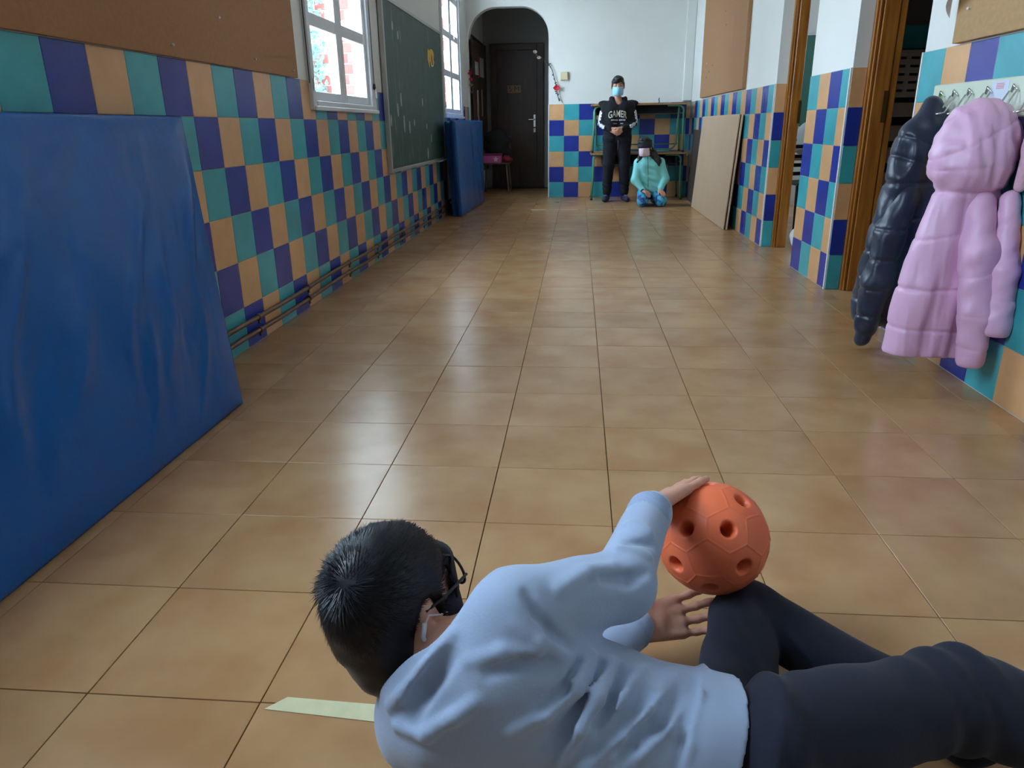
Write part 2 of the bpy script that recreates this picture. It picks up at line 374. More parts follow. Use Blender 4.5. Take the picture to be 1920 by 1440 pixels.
for (lo, hi) in ((6.042, YB), (4.42, 5.157)):
    n = 0; y = lo
    while y < hi - .015:
        wd = min(.195 if n == 0 and lo > 6 else (.137 if n == 0 else .2), hi - y)
        for r in range(6): wtile(wr, 'R', y, 1.0 - .2 * r, wd, .2, (1 + n - r) % 3)
        y += wd; n += 1
    box('corner_bead', (XR - .006, lo - .014, 0), (XR + .012, lo, 1.2), M_WHITE, wr)
    for r in range(6): wtile(wr, ('J', lo - .017), XR + .002, 1.0 - .2 * r, .078, .2, (0 - r) % 3)
p = 0; y = 3.538
while y > 1.25:
    for r in range(6): wtile(wr, 'R', y - .2, 1.0 - .2 * r, .2, .2, (1 - p - r) % 3)
    y -= .2; p += 1
box('corner_bead', (XR - .003, 3.538, 0), (XR + .012, 3.548, 1.2), M_WHITE, wr)

# ---- windows
M_WINW = mat('white_window_paint', S(214, 216, 220), .45, .03, 4)
def window(n, y0):
    wn = struct(bpy.data.objects.new('window_%d' % n, None)); COL.objects.link(wn); wn.location = (XL, y0, WZ0)
    W, Hh = 1.343, WZ1 - WZ0; x0, x1 = -.07, .022
    f = MB(); f.box((x0, 0, 0), (x1, .05, Hh)); f.box((x0, W - .115, 0), (x1, W, Hh)); f.box((x0, .05, 0), (x1 + .006, W - .115, .048)); f.box((x0, .05, Hh - .06), (x1, W - .115, Hh)); f.build('window_frame', M_WINW, wn, bevel=.003, seg=1)
    box('window_sill', (x1, .0, -.004), (x1 + .016, W, .02), M_WINW, wn, bevel=.004)
    rows = [.10 + .405 * i for i in range(5)]
    for (a, b) in ((.054, .628), (.630, W - .118)):
        sh = MB(); bx = x0 + .02; ex = .004
        pa, pb = (a + .022, b - .067) if a < .3 else (b - .475 - .059, b - .059)
        sh.box((bx, a, .052), (ex, pa, Hh - .064)); sh.box((bx, pb, .052), (ex, b, Hh - .064))
        sh.box((bx, pa, .052), (ex, pb, .10))
        for i in range(4):
            z0 = .10 + .405 * i + .335; z1 = min(z0 + .07, Hh - .064); sh.box((bx + .004, pa, z0), (ex - .004, pb, z1))
        so = sh.build('sash', M_WINW, wn, bevel=.003, seg=1)
        for i in range(4): box('pane', (bx + .022, pa, .10 + .405 * i), (bx + .026, pb, .10 + .405 * i + .335), GLASS, so)
    h = MB(); h.box((.004, .60, .90), (.016, .645, 1.0)); h.tube([(.016, .622, .96), (.045, .622, .96), (.05, .622, .90), (.05, .63, .84)], .008, 8); h.build('window_handle', M_WHITE, wn)
    b = MB()
    for yy in (.012, W - .03):
        for zz in (.13, 1.3): b.tube([(x1 + .006, yy, zz - .03), (x1 + .006, yy, zz + .03)], .007, 8)
    b.build('hinge', M_STEEL, wn)
for n, (a, b) in enumerate(WINS): window(n + 1, a)
c = MB(); c.tube([(XL + .012, 4.212, 1.17 + .1 * i) for i in range(16)], .003, 6); tag(c.build('blind_cord', M_DARK), 'thin dark cord down the left edge of the nearer window', 'cord')
c = MB(); c.tube([(XL + .03, 5.50, 1.22 + .1 * i) for i in range(16)], .003, 6); c.lathe([(.004, 0), (.012, .01), (.008, .04)], (XL + .03, 5.50, 1.19), n=8); tag(c.build('blind_cord', M_DARK), 'thin cord with dark toggle beside the chalkboard', 'cord')

# ---- outside: paving, brick wing, climbing vine
struct(box('ground_outside', (-30, -25, -.6), (-1.60, 40, -.35), mat('pale_paving', S(190, 186, 178), .9, .08, 2)))
wx = struct(box('wall_exterior', (-9, 14.05, -.35), (-1.74, 14.3, 6.5), M_MORTAR))
bk = tile_mesh(.34, .16, .03, .006, 'brick'); bk.materials.append(M_BRICK); bk2 = tile_mesh(.16, .16, .03, .006, 'brick'); bk2.materials.append(M_BRICK)
for r in range(20):
    z = 1.25 + .175 * r; xs = [-5.2 + (.175 if r % 2 else 0) + .355 * i for i in range(10)]
    for x in xs:
        if not (-5.15 < x < -3.7 or x > -2.75) or x > -1.95: continue
        if random.random() < .12: continue
        o = link('brick', bk if random.random() < .8 else bk2, None, wx); o.matrix_world = Matrix(((1, 0, 0, x), (0, 0, -1, 14.055), (0, 1, 0, z), (0, 0, 0, 1)))
dw = box('door_panel_outside', (-3.62, 14.0, -.35), (-2.85, 14.06, 6.0), M_WHITE, wx)
vine = thing('climbing_vine', 'green vine climbing the brick wall outside the nearer window', 'vine', (-4.72, 13.9, 0))
mb = MB(); mb.tube([(.03 * math.sin(i), .0, -.35 + .25 * i) for i in range(20)], .012, 6); mb.build('stem', mat('vine_stem', S(90, 80, 60), .8), vine)
mb = MB()
for i in range(900):
    c = V((random.gauss(0, .11), random.uniform(-.12, .03), random.uniform(.6, 4.4))); a = random.uniform(0, 6.28); l = random.uniform(.03, .06)
    u = V((math.cos(a), random.uniform(-.5, .5), math.sin(a))).normalized(); v = u.cross(V((random.uniform(-.3, .3), -1, random.uniform(-.3, .3)))).normalized()
    mb.add([c - u * l, c + v * l * .6, c + u * l, c - v * l * .6], [(0, 1, 2, 3)])
lv = mb.build('vine_leaves', mat('vine_leaf', S(52, 92, 84), .6, .3, 10), vine); lv['kind'] = 'stuff'

# ---- door openings on the right: wooden linings and rooms behind
M_ROOM = mat('room_paint', S(186, 184, 178), .9)
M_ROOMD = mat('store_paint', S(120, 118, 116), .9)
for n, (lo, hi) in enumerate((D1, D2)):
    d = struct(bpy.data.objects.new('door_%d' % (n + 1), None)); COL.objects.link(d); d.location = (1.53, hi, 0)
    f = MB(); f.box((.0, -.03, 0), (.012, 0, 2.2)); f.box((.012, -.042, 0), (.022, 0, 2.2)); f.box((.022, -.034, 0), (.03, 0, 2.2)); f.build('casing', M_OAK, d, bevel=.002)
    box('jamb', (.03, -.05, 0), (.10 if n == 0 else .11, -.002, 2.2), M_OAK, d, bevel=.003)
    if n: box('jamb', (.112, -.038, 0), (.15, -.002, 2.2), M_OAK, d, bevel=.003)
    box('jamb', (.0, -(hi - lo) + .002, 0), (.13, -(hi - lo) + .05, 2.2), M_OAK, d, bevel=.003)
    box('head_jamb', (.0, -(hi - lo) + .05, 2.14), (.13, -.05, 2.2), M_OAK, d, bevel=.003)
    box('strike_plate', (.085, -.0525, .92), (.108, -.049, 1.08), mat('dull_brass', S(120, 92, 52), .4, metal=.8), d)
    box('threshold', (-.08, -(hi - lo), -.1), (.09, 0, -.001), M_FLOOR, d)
# room behind the first doorway
def room(tagn, x0, x1, y0, y1, m, win=False):
    struct(box('floor_' + tagn, (x0, y0, -.12), (x1, y1, -.002), M_FLOOR))
    struct(wall_holes('wall_%s_outer' % tagn, 0, x1, x1 + .2, y0, y1, -.12, ZC, [(7.2, 8.2, 1.5, 2.3)] if win else [], m))
    struct(box('wall_%s_far' % tagn, (x0, y1, -.12), (x1 + .2, y1 + .1, ZC), m)); struct(box('wall_%s_near' % tagn, (x0, y0 - .05, -.12), (x1 + .2, y0, ZC), m))
room('classroom', 1.62, 4.4, 5.16, 9.5, M_ROOM, True)
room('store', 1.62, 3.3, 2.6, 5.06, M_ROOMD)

# ------------------------------------------------------------------ boards on the walls
def tack(parent, p, n, m=None, r=.006):
    n = V(n); mb = MB(); mb.lathe([(r * .3, 0), (r * .4, .006), (r, .007), (r * .7, .011)], p, n, 8); return mb.build('thumbtack', m or M_WHITE, parent)
t = thing('pinboard', 'large brown hardboard pinboard over the blue mat on the left wall', 'board', (XL, 2.2, 1.186))
box('panel', (.0015, -.36, 0), (.014, 1.838, 1.25), M_CORK, t, bevel=.002)
for px_, py_ in ((321, 84), (408, 33), (476, 111), (548, 133)):
    d = FWD + RGT * ((px_ - 960) / F_PX) - UPV * ((py_ - 720) / F_PX); q = CAMP + d * ((XL + .014) / d.x); tack(t, q - t.location, (1, 0, 0))
t = thing('pinboard', 'tall brown hardboard panel above tiles, stained with orange streak', 'board', (XR, 7.1, 1.212))
box('panel', (-.03, 0, 0), (.004, 2.4, 1.07), M_CORK, t, bevel=.003)
for y, z in ((2.0, .35), (2.02, .29)): tack(t, (-.03, y, z), (-1, 0, 0))
st = MB(); st.prism([(0, 0), (.03, -.03), (.05, -.1), (.035, -.28), (.03, -.12), (-.02, -.09), (-.03, -.03)], (-.0305, .62, .68), (0, -1, 0), (0, 0, 1), (-1, 0, 0), .0005); st.build('paint_streak', mat('orange_paint', S(178, 92, 58), .6), t)
for y, z in ((1.62, .3), (1.83, .25), (.98, .62), (1.05, .75), (1.98, .2)): box('tear_mark', (-.0312, y, z), (-.03, y + .05, z + .012), M_DARK, t)
t = thing('pinboard', 'brown hardboard pinboard above the coat hooks with a torn paper', 'board', (XR, 3.245, 1.205))
box('panel', (-.022, -2.0, 0), (.004, 0, 1.2), mat('tan_hardboard', S(176, 138, 96), .8, .06, 50, .08, 200), t, bevel=.002)
tack(t, (-.022, -.1, .11), (-1, 0, 0))
pg = MB(); n = 8
vs = []; fs = []
for i in range(n):
    for j in range(n):
        u, v = i / (n - 1), j / (n - 1); vs.append((XR - .026 - .05 * (1 - v) ** 2 * u - .03 * math.sin(3 * u) * (1 - v), 3.29 - .16 * u, 1.30 + .10 * u * (1 - v) * .8 + .17 * v))
for i in range(n - 1):
    for j in range(n - 1): fs.append((i * n + j, i * n + j + 1, (i + 1) * n + j + 1, (i + 1) * n + j))
pg.add(vs, fs); po = pg.build('paper_sheet', mat('pink_white_paper', S(226, 204, 202), .8, 0, 6, col2=S(234, 236, 240)), None, True)
sol = po.modifiers.new('thickness', 'SOLIDIFY'); sol.thickness = .001
tag(po, 'pale pink torn paper curling from the pinboard above coats', 'paper')

# chalkboard
M_CHALK = mat('chalkboard_green', S(36, 70, 58), .5, 0, 5, col2=S(46, 80, 68), stretch=(1, 3, .8))
def chalk_dust(m):
    nt = m.node_tree; b = nt.nodes['Principled BSDF']; L = nt.links.new; base = b.inputs['Base Color'].links[0].from_socket
    tc = nt.nodes.new('ShaderNodeTexCoord'); mp = nt.nodes.new('ShaderNodeMapping'); mp.inputs['Scale'].default_value = (1, 9, 2.6); L(tc.outputs['Object'], mp.inputs[0])
    n = nt.nodes.new('ShaderNodeTexNoise'); n.inputs['Scale'].default_value = 1.6; n.inputs['Detail'].default_value = 5; L(mp.outputs[0], n.inputs['Vector'])
    r = nt.nodes.new('ShaderNodeValToRGB'); r.color_ramp.elements[0].position = .58; r.color_ramp.elements[1].position = .8; r.color_ramp.elements[0].color = (0, 0, 0, 1); r.color_ramp.elements[1].color = (.4, .4, .4, 1); L(n.outputs['Fac'], r.inputs[0])
    x = nt.nodes.new('ShaderNodeMix'); x.data_type = 'RGBA'; L(r.outputs[0], x.inputs['Factor']); L(base, x.inputs['A']); x.inputs['B'].default_value = (*S(170, 178, 174), 1); L(x.outputs['Result'], b.inputs['Base Color'])
chalk_dust(M_CHALK)
M_ALU = mat('aluminium_frame', S(176, 178, 174), .4, metal=.3)
t = thing('chalkboard', 'green chalkboard with chalk smears hanging between the two windows', 'chalkboard', (XL, 5.84, .6))
box('writing_surface', (.012, .03, .03), (.03, 2.43, 1.235), M_CHALK, t)
f = MB(); f.box((.003, 0, 0), (.038, .03, 1.26)); f.box((.003, 2.43, 0), (.038, 2.46, 1.26)); f.box((.003, .03, 0), (.038, 2.43, .03)); f.box((.003, .03, 1.235), (.038, 2.43, 1.262)); f.build('board_frame', M_ALU, t, bevel=.003)
box('chalk_ledge', (.038, 1.85, .0), (.075, 2.4, .012), M_ALU, t, bevel=.002)
zz = [(.35, .42, .1), (.55, .30, .13), (.48, .5, .1), (.75, .29, .1), (.95, .35, .05), (1.35, .52, .07), (.33, 1.05, .06), (.5, 1.0, .06), (1.5, .32, .05), (1.7, .2, .07), (1.5, .05, .1), (.1, .35, .08)]
for y, z, h in zz: MB().prism([(-.02, 0), (-.028, h * .5), (-.015, h), (.012, h), (.02, h * .45), (.01, .0)], (.0301, y, z), (0, 1, 0), (0, 0, 1), (1, 0, 0), .0005).build('chalk_mark', mat('chalk', S(170, 178, 176), .9), t)
t2 = thing('paper_cutout', 'yellow paper cut-out with red patch stuck on the chalkboard', 'decoration', (XL + .031, 7.72, 1.58))
a = [(-.15, .05), (-.13, .09), (-.07, .07), (-.02, .1), (.06, .1), (.12, .06), (.1, -.02), (.13, -.05), (.08, -.1), (.0, -.11), (-.04, -.06), (-.07, -.07), (-.08, -.15), (-.12, -.11), (-.16, -.05)]
MB().prism([(x * 1.2, y * .72) for x, y in a], (0, 0, 0), (0, 1, 0), (0, 0, 1), (1, 0, 0), .002).build('yellow_paper', mat('yellow_paper', S(214, 176, 44), .6, .08, 20), t2)
MB().prism([(.0, .03), (.04, .0), (.06, -.06), (.03, -.075), (-.01, -.03)], (.0022, 0, 0), (0, 1, 0), (0, 0, 1), (1, 0, 0), .001).build('red_patch', mat('red_paper', S(166, 66, 30), .6), t2)
MB().prism([(-.05, -.055), (.0, -.088), (.09, -.075), (.1, -.06), (.03, -.078), (-.02, -.06)], (.0022, 0, 0), (0, 1, 0), (0, 0, 1), (1, 0, 0), .001).build('white_rim', M_WHITE, t2)

# ------------------------------------------------------------------ heating pipes on the left wall
for z, lab in ((.122, 'upper of two brown heating pipes along the left wall'), (.062, 'lower of two brown heating pipes along the left wall')):
    t = thing('heating_pipe', lab, 'pipe', (XL + .022, 2.2, z), group='heating pipes')
    MB().tube([(0, -1.2 + .4 * i, .004 * math.sin(i * 1.7)) for i in range(19)], .011, 10).build('pipe_run', M_COPPER, t, True)
    for yy in (.98, 1.64, 2.4, 3.1, 3.9, 4.8, 5.5):
        m_ = MB(); m_.lathe([(.015, -.012), (.015, .012)], (0, yy, 0), (0, 1, 0), 10); m_.box((-.022, yy - .006, -.004), (0, yy + .006, .004)); m_.box((-.004, yy - .006, -.03), (.004, yy + .006, .0)); m_.build('pipe_clip', M_COPPER, t)
# radiator under the far window
t = thing('radiator', 'cream column radiator behind the far blue mats', 'radiator', (XL + .004, 8.42, .12))
for i in range(14):
    m_ = MB(); m_.box((.015, .09 * i, 0), (.08, .09 * i + .07, .62)); m_.build('radiator_column', mat('cream_enamel', S(206, 198, 176), .4), t, bevel=.02, seg=2)
MB().tube([(.048, -.04, .05), (.048, 1.3, .05)], .02, 8).tube([(.048, -.03, .58), (.048, 1.3, .58)], .02, 8).build('header_pipe', MATS['cream_enamel'], t)
MB().tube([(.048, -.04, .05), (.035, -.06, .03), (.022, -.09, -.0)], .012, 8).build('valve', M_DARK, t)
for yy in (.06, 1.15): MB().tube([(.048, yy, .0), (.048, yy, -.118)], .015, 8).build('support_foot', M_DARK, t)

# ------------------------------------------------------------------ gym mats
def gym_mat(name, label, P0, P1, T0, T1, th, seed, bulge=.02, amp=.007, nu=70, nv=50, ridges=0):
    """P0,P1 bottom front corners (near, far), T0,T1 top front corners; th goes towards the wall"""
    P0, P1, T0, T1 = map(V, (P0, P1, T0, T1)); vs = []; fs = []; rr = random.Random(seed)
    RG = [(rr.uniform(.12, 1.5), rr.gauss(.62, .22), rr.uniform(.25, .75), rr.uniform(.12, .4), rr.uniform(.012, .035), rr.choice((1, 1, -1)) * rr.uniform(.004, .011)) for _ in range(ridges)]
    nr = (P1 - P0).cross(T0 - P0).normalized()
    if nr.x < 0: nr = -nr
    for i in range(nu + 1):
        for j in range(nv + 1):
            u, v = i / nu, j / nv; p = (P0.lerp(P1, u)).lerp(T0.lerp(T1, u), v); e = min(1, 14 * u, 14 * (1 - u), 14 * v, 14 * (1 - v))
            s1 = (P1 - P0).length * (u - 1); x, z = s1, v
            fold = math.sin(9 * x + 5.5 * z + 2.2 * math.sin(2.3 * x - 3 * z + seed)) * .55 + math.sin(17 * x + 7 * z + 1.8 * math.sin(3 * z + 2 * x) + seed) * .3 + .3 * math.sin(4 * x - 6 * z + seed)
            e = e ** .5; gain = .35 + .65 * max(0, min(1, (1.2 + x) / .9))
            p = p + nr * (bulge * 4 * u * (1 - u) * 4 * v * (1 - v) * .5 + amp * fold * e * gain - .012 * (1 - e))
            for p0, th_, vc, ln_, w_, am in RG:
                q_ = -x * math.cos(th_) + (1 - z) * -math.sin(th_) * .5 + .25 - p0 * .8 + .03 * math.sin(9 * z + p0 * 20); l_ = (z - vc) / ln_
                p = p + nr * (am * e * math.exp(-(q_ / w_) ** 2 - l_ * l_))
            vs.append(p)
    idx = lambda i, j: i * (nv + 1) + j
    for i in range(nu):
        for j in range(nv): fs.append((idx(i, j), idx(i + 1, j), idx(i + 1, j + 1), idx(i, j + 1)))
    loop = [idx(i, 0) for i in range(nu)] + [idx(nu, j) for j in range(nv)] + [idx(i, nv) for i in range(nu, 0, -1)] + [idx(0, j) for j in range(nv, 0, -1)]
    n0 = len(vs); vs += [vs[k] - nr * th for k in loop]; m = len(loop)
    fs += [(loop[k], n0 + k, n0 + (k + 1) % m, loop[(k + 1) % m]) for k in range(m)] + [tuple(range(n0, n0 + m))]
    mb = MB(); mb.add(vs, fs); t = thing(name, label, 'mat', (P0 + P1) / 2, group='blue gym mats')
    mb.v = [tuple(V(v) - t.location) for v in mb.v]
    o = mb.build('vinyl_cover', M_MAT, t, True)
    seam = MB(); seam.tube([V(vs[k]) - nr * (th * .5) + (V(vs[k]) - (P0 + P1 + T0 + T1) / 4).normalized() * .002 - t.location for k in loop[::2]], .004, 6, False); seam.build('piping', mat('dark_blue_piping', S(22, 58, 108), .5), t, True)
    return t
gym_mat('gym_mat', 'large creased blue gym mat leaning on the left wall in front', (-1.19, .4, .004), (-1.185, 2.392, .004), (-1.395, .66, .985), (-1.395, 2.665, .985), .06, 1.3, .02, .006, 230, 120, 26)
gym_mat('gym_mat', 'blue gym mat standing upright before the radiator, nearest of far pair', (-1.252, 8.15, .004), (-1.2, 9.74, .004), (-1.252, 7.86, 1.0), (-1.185, 9.62, 1.0), .05, 4.1, .01, .004)
gym_mat('gym_mat', 'blue gym mat directly behind the front one, almost hidden at far left', (-1.315, 8.2, .004), (-1.27, 9.72, .004), (-1.335, 8.02, .985), (-1.26, 9.6, .985), .05, 2.2, .0, .003)
t = thing('folded_blue_cover', 'blue vinyl cover draped over the radiator under the far window', 'cover', (XL + .01, 8.31, .742))
box('fabric', (.0, 0, 0), (.07, .75, .25), M_MAT, t, bevel=.012, seg=2)

# ------------------------------------------------------------------ boards leaning on the right wall
def leaning(label, xb, xt, y0, y1, y0t, h, th):
    t = thing('leaning_board', label, 'board', (xb, y0, 0), group='boards leaning on the right wall')
    mb = MB(); a = [V((0, 0, .002)), V((0, y1 - y0, .002)), V((xt - xb, y1 - y0, h)), V((xt - xb, y0t - y0, h))]; n = V((h, 0, -(xt - xb))).normalized() * th
    mb.add(a + [v + n for v in a], [(0, 1, 2, 3), (7, 6, 5, 4), (0, 4, 5, 1), (1, 5, 6, 2), (2, 6, 7, 3), (3, 7, 4, 0)]); mb.build('panel', M_BOARD, t, bevel=.004, seg=2); return t
leaning('tan hardboard sheet leaning on right wall, front one of two', 1.335, 1.405, 7.02, 9.06, 7.04, 1.005, .012)
leaning('tan hardboard sheet leaning on right wall, tucked behind the front sheet', 1.36, 1.425, 7.0, 9.0, 7.0, 1.0, .012)
t = thing('leaning_board', 'narrow dark board standing in the far right corner beside desks', 'board', (1.40, 9.3, 0)); box('panel', (0, 0, .002), (.02, .6, .86), mat('dark_board', S(60, 48, 42), .7), t, bevel=.003, M=Matrix.Rotation(math.radians(2), 4, 'Y'))

# ------------------------------------------------------------------ stacked school desks at the end wall
M_DESK = mat('desk_laminate', S(150, 116, 82), .5, .06, 20); M_DESKE = mat('desk_edge', S(176, 132, 88), .5, .1, 30)
def desk(label, z, low):
    t = thing('school_desk', label, 'desk', (.75, 9.955, z), group='stacked school desks'); W = .6; Dp = .48; h = .59
    box('desktop', (-W, 0, h - .022), (W, Dp, h), M_DESK, t, bevel=.004); box('edge_band', (-W - .001, -.003, h - .021), (W + .001, .001, h - .002), M_DESKE, t)
    for sx in (-1, 1):
        for yy in (.03, Dp - .03):
            x = sx * (W - .045); g = -1 if sx > 0 else 1
            pts = [(x - sx * .0 - sx * .0 + sx * .02, yy, .004), (x + sx * .005, yy, .25), (x, yy, h - .09)] + [tuple(p) for p in arc((x - sx * .06, yy, h - .09), .06, 0, math.pi / 2, 5, (sx, 0, 0), (0, 0, 1))] + [(x - sx * .2, yy, h - .03)]
            l = MB(); l.tube(pts, .012, 10); lo = l.build('leg', M_GREENTUBE, t, True)
            MB().lathe([(.014, 0), (.015, .02), (.012, .024)], (x + sx * .02, yy, 0), n=10).build('rubber_foot', M_DARK, lo)
        MB().tube([(sx * (W - .05), .03, h - .12), (sx * (W - .05), Dp - .03, h - .12)], .01, 8).build('side_rail', M_GREENTUBE, t, True)
    if low:
        b = MB(); b.box((-.45, .05, h - .15), (.5, Dp - .04, h - .14)); b.box((-.45, Dp - .05, h - .14), (.5, Dp - .04, h - .022)); b.box((-.45, .05, h - .14), (-.44, Dp - .05, h - .022)); b.box((.49, .05, h - .14), (.5, Dp - .05, h - .022)); b.build('book_tray', mat('grey_tray', S(62, 60, 58), .6), t)
    else:
        r = .09; x0, x1, zb = -W + .075, W - .12, .035
        pts = [(x0 - .02, .06, h - .03)] + [tuple(q) for q in arc((x0 + r, .06, zb + r), r, math.pi, 1.5 * math.pi, 6, (1, 0, 0), (0, 0, 1))] + [tuple(q) for q in arc((x1 - r, .06, zb + r), r, 1.5 * math.pi, 2 * math.pi, 6, (1, 0, 0), (0, 0, 1))] + [(x1 + .02, .06, h - .03)]
        MB().tube(pts, .011, 10).build('support_loop', M_GREENTUBE, t, True)
        MB().tube([(-W + .07, .07, .10), (W - .1, .07, .10)], .008, 8).build('stretcher', M_GREENTUBE, t, True)
        b = MB(); b.box((-W + .05, .05, h - .13), (W - .06, Dp - .04, h - .12)); b.box((-W + .05, .05, h - .12), (-W + .06, Dp - .04, h - .022)); b.box((-W + .05, Dp - .05, h - .12), (W - .06, Dp - .04, h - .022)); b.build('book_tray', mat('grey_tray', S(62, 60, 58), .6), t)
desk('green-legged school desk standing on the floor, lower of the stack', 0, True)
desk('green-legged school desk stacked on top of another behind the boy', .5905, False)
k = MB(); k.tube([(0, 0, 0), (.004, 0, .03), (-.004, 0, .05), (.004, 0, .07)], .006, 6); k.lathe([(.012, 0), (.012, .006)], (0, 0, 0)); o = k.build('wall_hook', M_DARK); o.location = (1.035, 10.4, 1.183); tag(o, 'tiny dark twisted wire stand on top of upper desk', 'ornament')

# ------------------------------------------------------------------ alcove behind the arch
dr = struct(bpy.data.objects.new('door_3', None)); COL.objects.link(dr); dr.location = (-.965, 12.25, 0)
f = MB(); f.box((-.41, -.06, 0), (-.31, 0, 2.12)); f.box((.31, -.06, 0), (.41, 0, 2.12)); f.box((-.31, -.06, 2.03), (.31, 0, 2.12)); f.build('door_frame', M_DWOOD, dr, bevel=.004)
box('door_leaf', (-.308, -.035, .006), (.308, -.002, 2.028), M_DWOOD, dr, bevel=.003)
h = MB(); h.box((.255, -.04, .92), (.285, -.035, 1.1)); h.tube([(.27, -.04, 1.03), (.27, -.08, 1.03), (.26, -.085, 1.03), (.18, -.085, 1.03)], .009, 8); h.build('door_handle', M_STEEL, dr)
box('lock_plate', (.255, -.04, .84), (.285, -.035, .9), M_STEEL, dr)
sg = box('door_plate', (-.15, -.042, 1.42), (.06, -.035, 1.53), mat('wooden_plaque', S(140, 104, 60), .5), dr)
tm = text_mesh('5·M', .11); o = link('plate_lettering', tm, M_DARK, sg); o.matrix_local = Matrix.Translation((-.045, -.043, 1.475)) @ Matrix.Rotation(math.pi / 2, 4, 'X')
t = thing('notice_board', 'dark framed notice board on the alcove wall beside brown door', 'notice board', (XL + .0, 10.66, 1.2))
box('backing', (.0, 0, -.9), (.03, 1.5, .86), mat('notice_backing', S(84, 62, 48), .8), t, bevel=.002)
f = MB(); f.box((.0, -.03, -.9), (.045, 0, .89)); f.box((.0, 1.5, -.9), (.045, 1.53, .89)); f.box((.0, 0, .86), (.045, 1.5, .89)); f.build('frame', M_DWOOD, t)
for y, z, w_, h_, lab, c in ((10.95, 1.62, .22, .17, 'small white notice pinned high in the alcove', (206, 206, 204)), (11.42, 1.62, .36, .26, 'larger curled white sheet pinned near the brown door', (196, 194, 192))):
    q = MB(); nn = 6; vs = [(XL + .034 + .02 * (i / nn) ** 2, y + w_ * i / nn, z + h_ * j) for i in range(nn + 1) for j in (0, 1)]; q.add(vs, [(2 * i, 2 * i + 2, 2 * i + 3, 2 * i + 1) for i in range(nn)])
    o = q.build('notice_sheet', mat('sheet_%d' % c[0], S(*c), .8), None, True); o.modifiers.new('t', 'SOLIDIFY').thickness = .002; tag(o, lab, 'paper', 'notices in the alcove')
o = box('red_folder', (XL + .034, 11.2, 1.6), (XL + .046, 11.38, 1.9), mat('dark_red_card', S(120, 34, 44), .6)); tag(o, 'dark red card pinned between the white alcove notices', 'card')
q = MB(); q.tube([(XL + .05, 11.05, 1.42), (XL + .05, 11.0, 1.1), (XL + .06, 11.1, .95), (XL + .06, 11.3, .8)], .012, 6); o = q.build('hanging_strap', mat('pale_strap', S(176, 170, 166), .8), None, True); tag(o, 'pale strap hanging crookedly on the alcove notice board', 'strap')
q = MB(); q.tube([(XL + .05, 11.5, 1.45), (XL + .05, 11.5, 1.08)], .014, 6); o = q.build('cardboard_tube', mat('tan_card', S(150, 128, 104), .8), None, True); tag(o, 'straight tan stick hanging on the alcove notice board', 'stick')
# chair with a pink box
t = thing('school_chair', 'dark school chair in the alcove holding a pink box', 'chair', (-1.2, 11.15, 0), 0)
M_CH = mat('chair_ply', S(96, 70, 50), .5)
box('seat', (-.2, -.19, .42), (.2, .2, .438), M_CH, t, bevel=.006); box('backrest', (-.2, .19, .62), (.2, .21, .80), M_CH, t, bevel=.006)
for sx in (-1, 1):
    MB().tube([(sx * .2, -.2, .003), (sx * .165, -.16, .42)], .011, 8).build('leg', mat('chair_tube', S(120, 112, 100), .4, metal=.4), t, True)
    MB().tube([(sx * .2, .24, .003), (sx * .17, .18, .42), (sx * .165, .2, .8)], .011, 8).build('leg', MATS['chair_tube'], t, True)
M_PINK = mat('pink_card', S(196, 84, 150), .5)
t = thing('pink_box', 'pink box with white flower standing on the alcove chair', 'box', (-1.245, 10.98, .4385)); box('box_body', (-.13, 0, 0), (.13, .22, .1), M_PINK, t, bevel=.004); box('lid', (-.135, -.005, .1), (.135, .225, .125), mat('dark_pink_card', S(120, 40, 84), .5), t, bevel=.003)
fl = MB()
for i in range(5):
    a = 2 * math.pi * i / 5 + .3; fl.prism([(.002, 0), (.016, .009), (.034, .004), (.034, -.004), (.016, -.009)], (.06, -.001, .05), (math.cos(a), 0, math.sin(a)), (-math.sin(a), 0, math.cos(a)), (0, -1, 0), .001)
fl.build('flower_motif', M_WHITE, t)
sd = SDF((-1.42, 11.0, .43), (-.98, 11.4, .95), .01)
for i in range(7): sd.ell((-1.18 + .09 * math.sin(i * 2.1), 11.265 + .01 * math.cos(i), .54 + .05 * i), (.13, .05, .07), k=.04)
o = sd.build('dark_coat', mat('black_cloth', S(20, 20, 24), .8)); tag(o, 'black coat heaped over the alcove chair back', 'coat')
sd = SDF((-1.15, 10.95, .43), (-.9, 11.2, .6), .006); sd.ell((-1.02, 11.1, .478), (.07, .06, .04), k=.02); sd.ell((-1.05, 11.08, .505), (.05, .05, .035), k=.02)
o = sd.build('red_pouch', mat('dark_red_cloth', S(130, 28, 40), .7)); tag(o, 'small dark red cloth pouch beside the pink box', 'pouch')
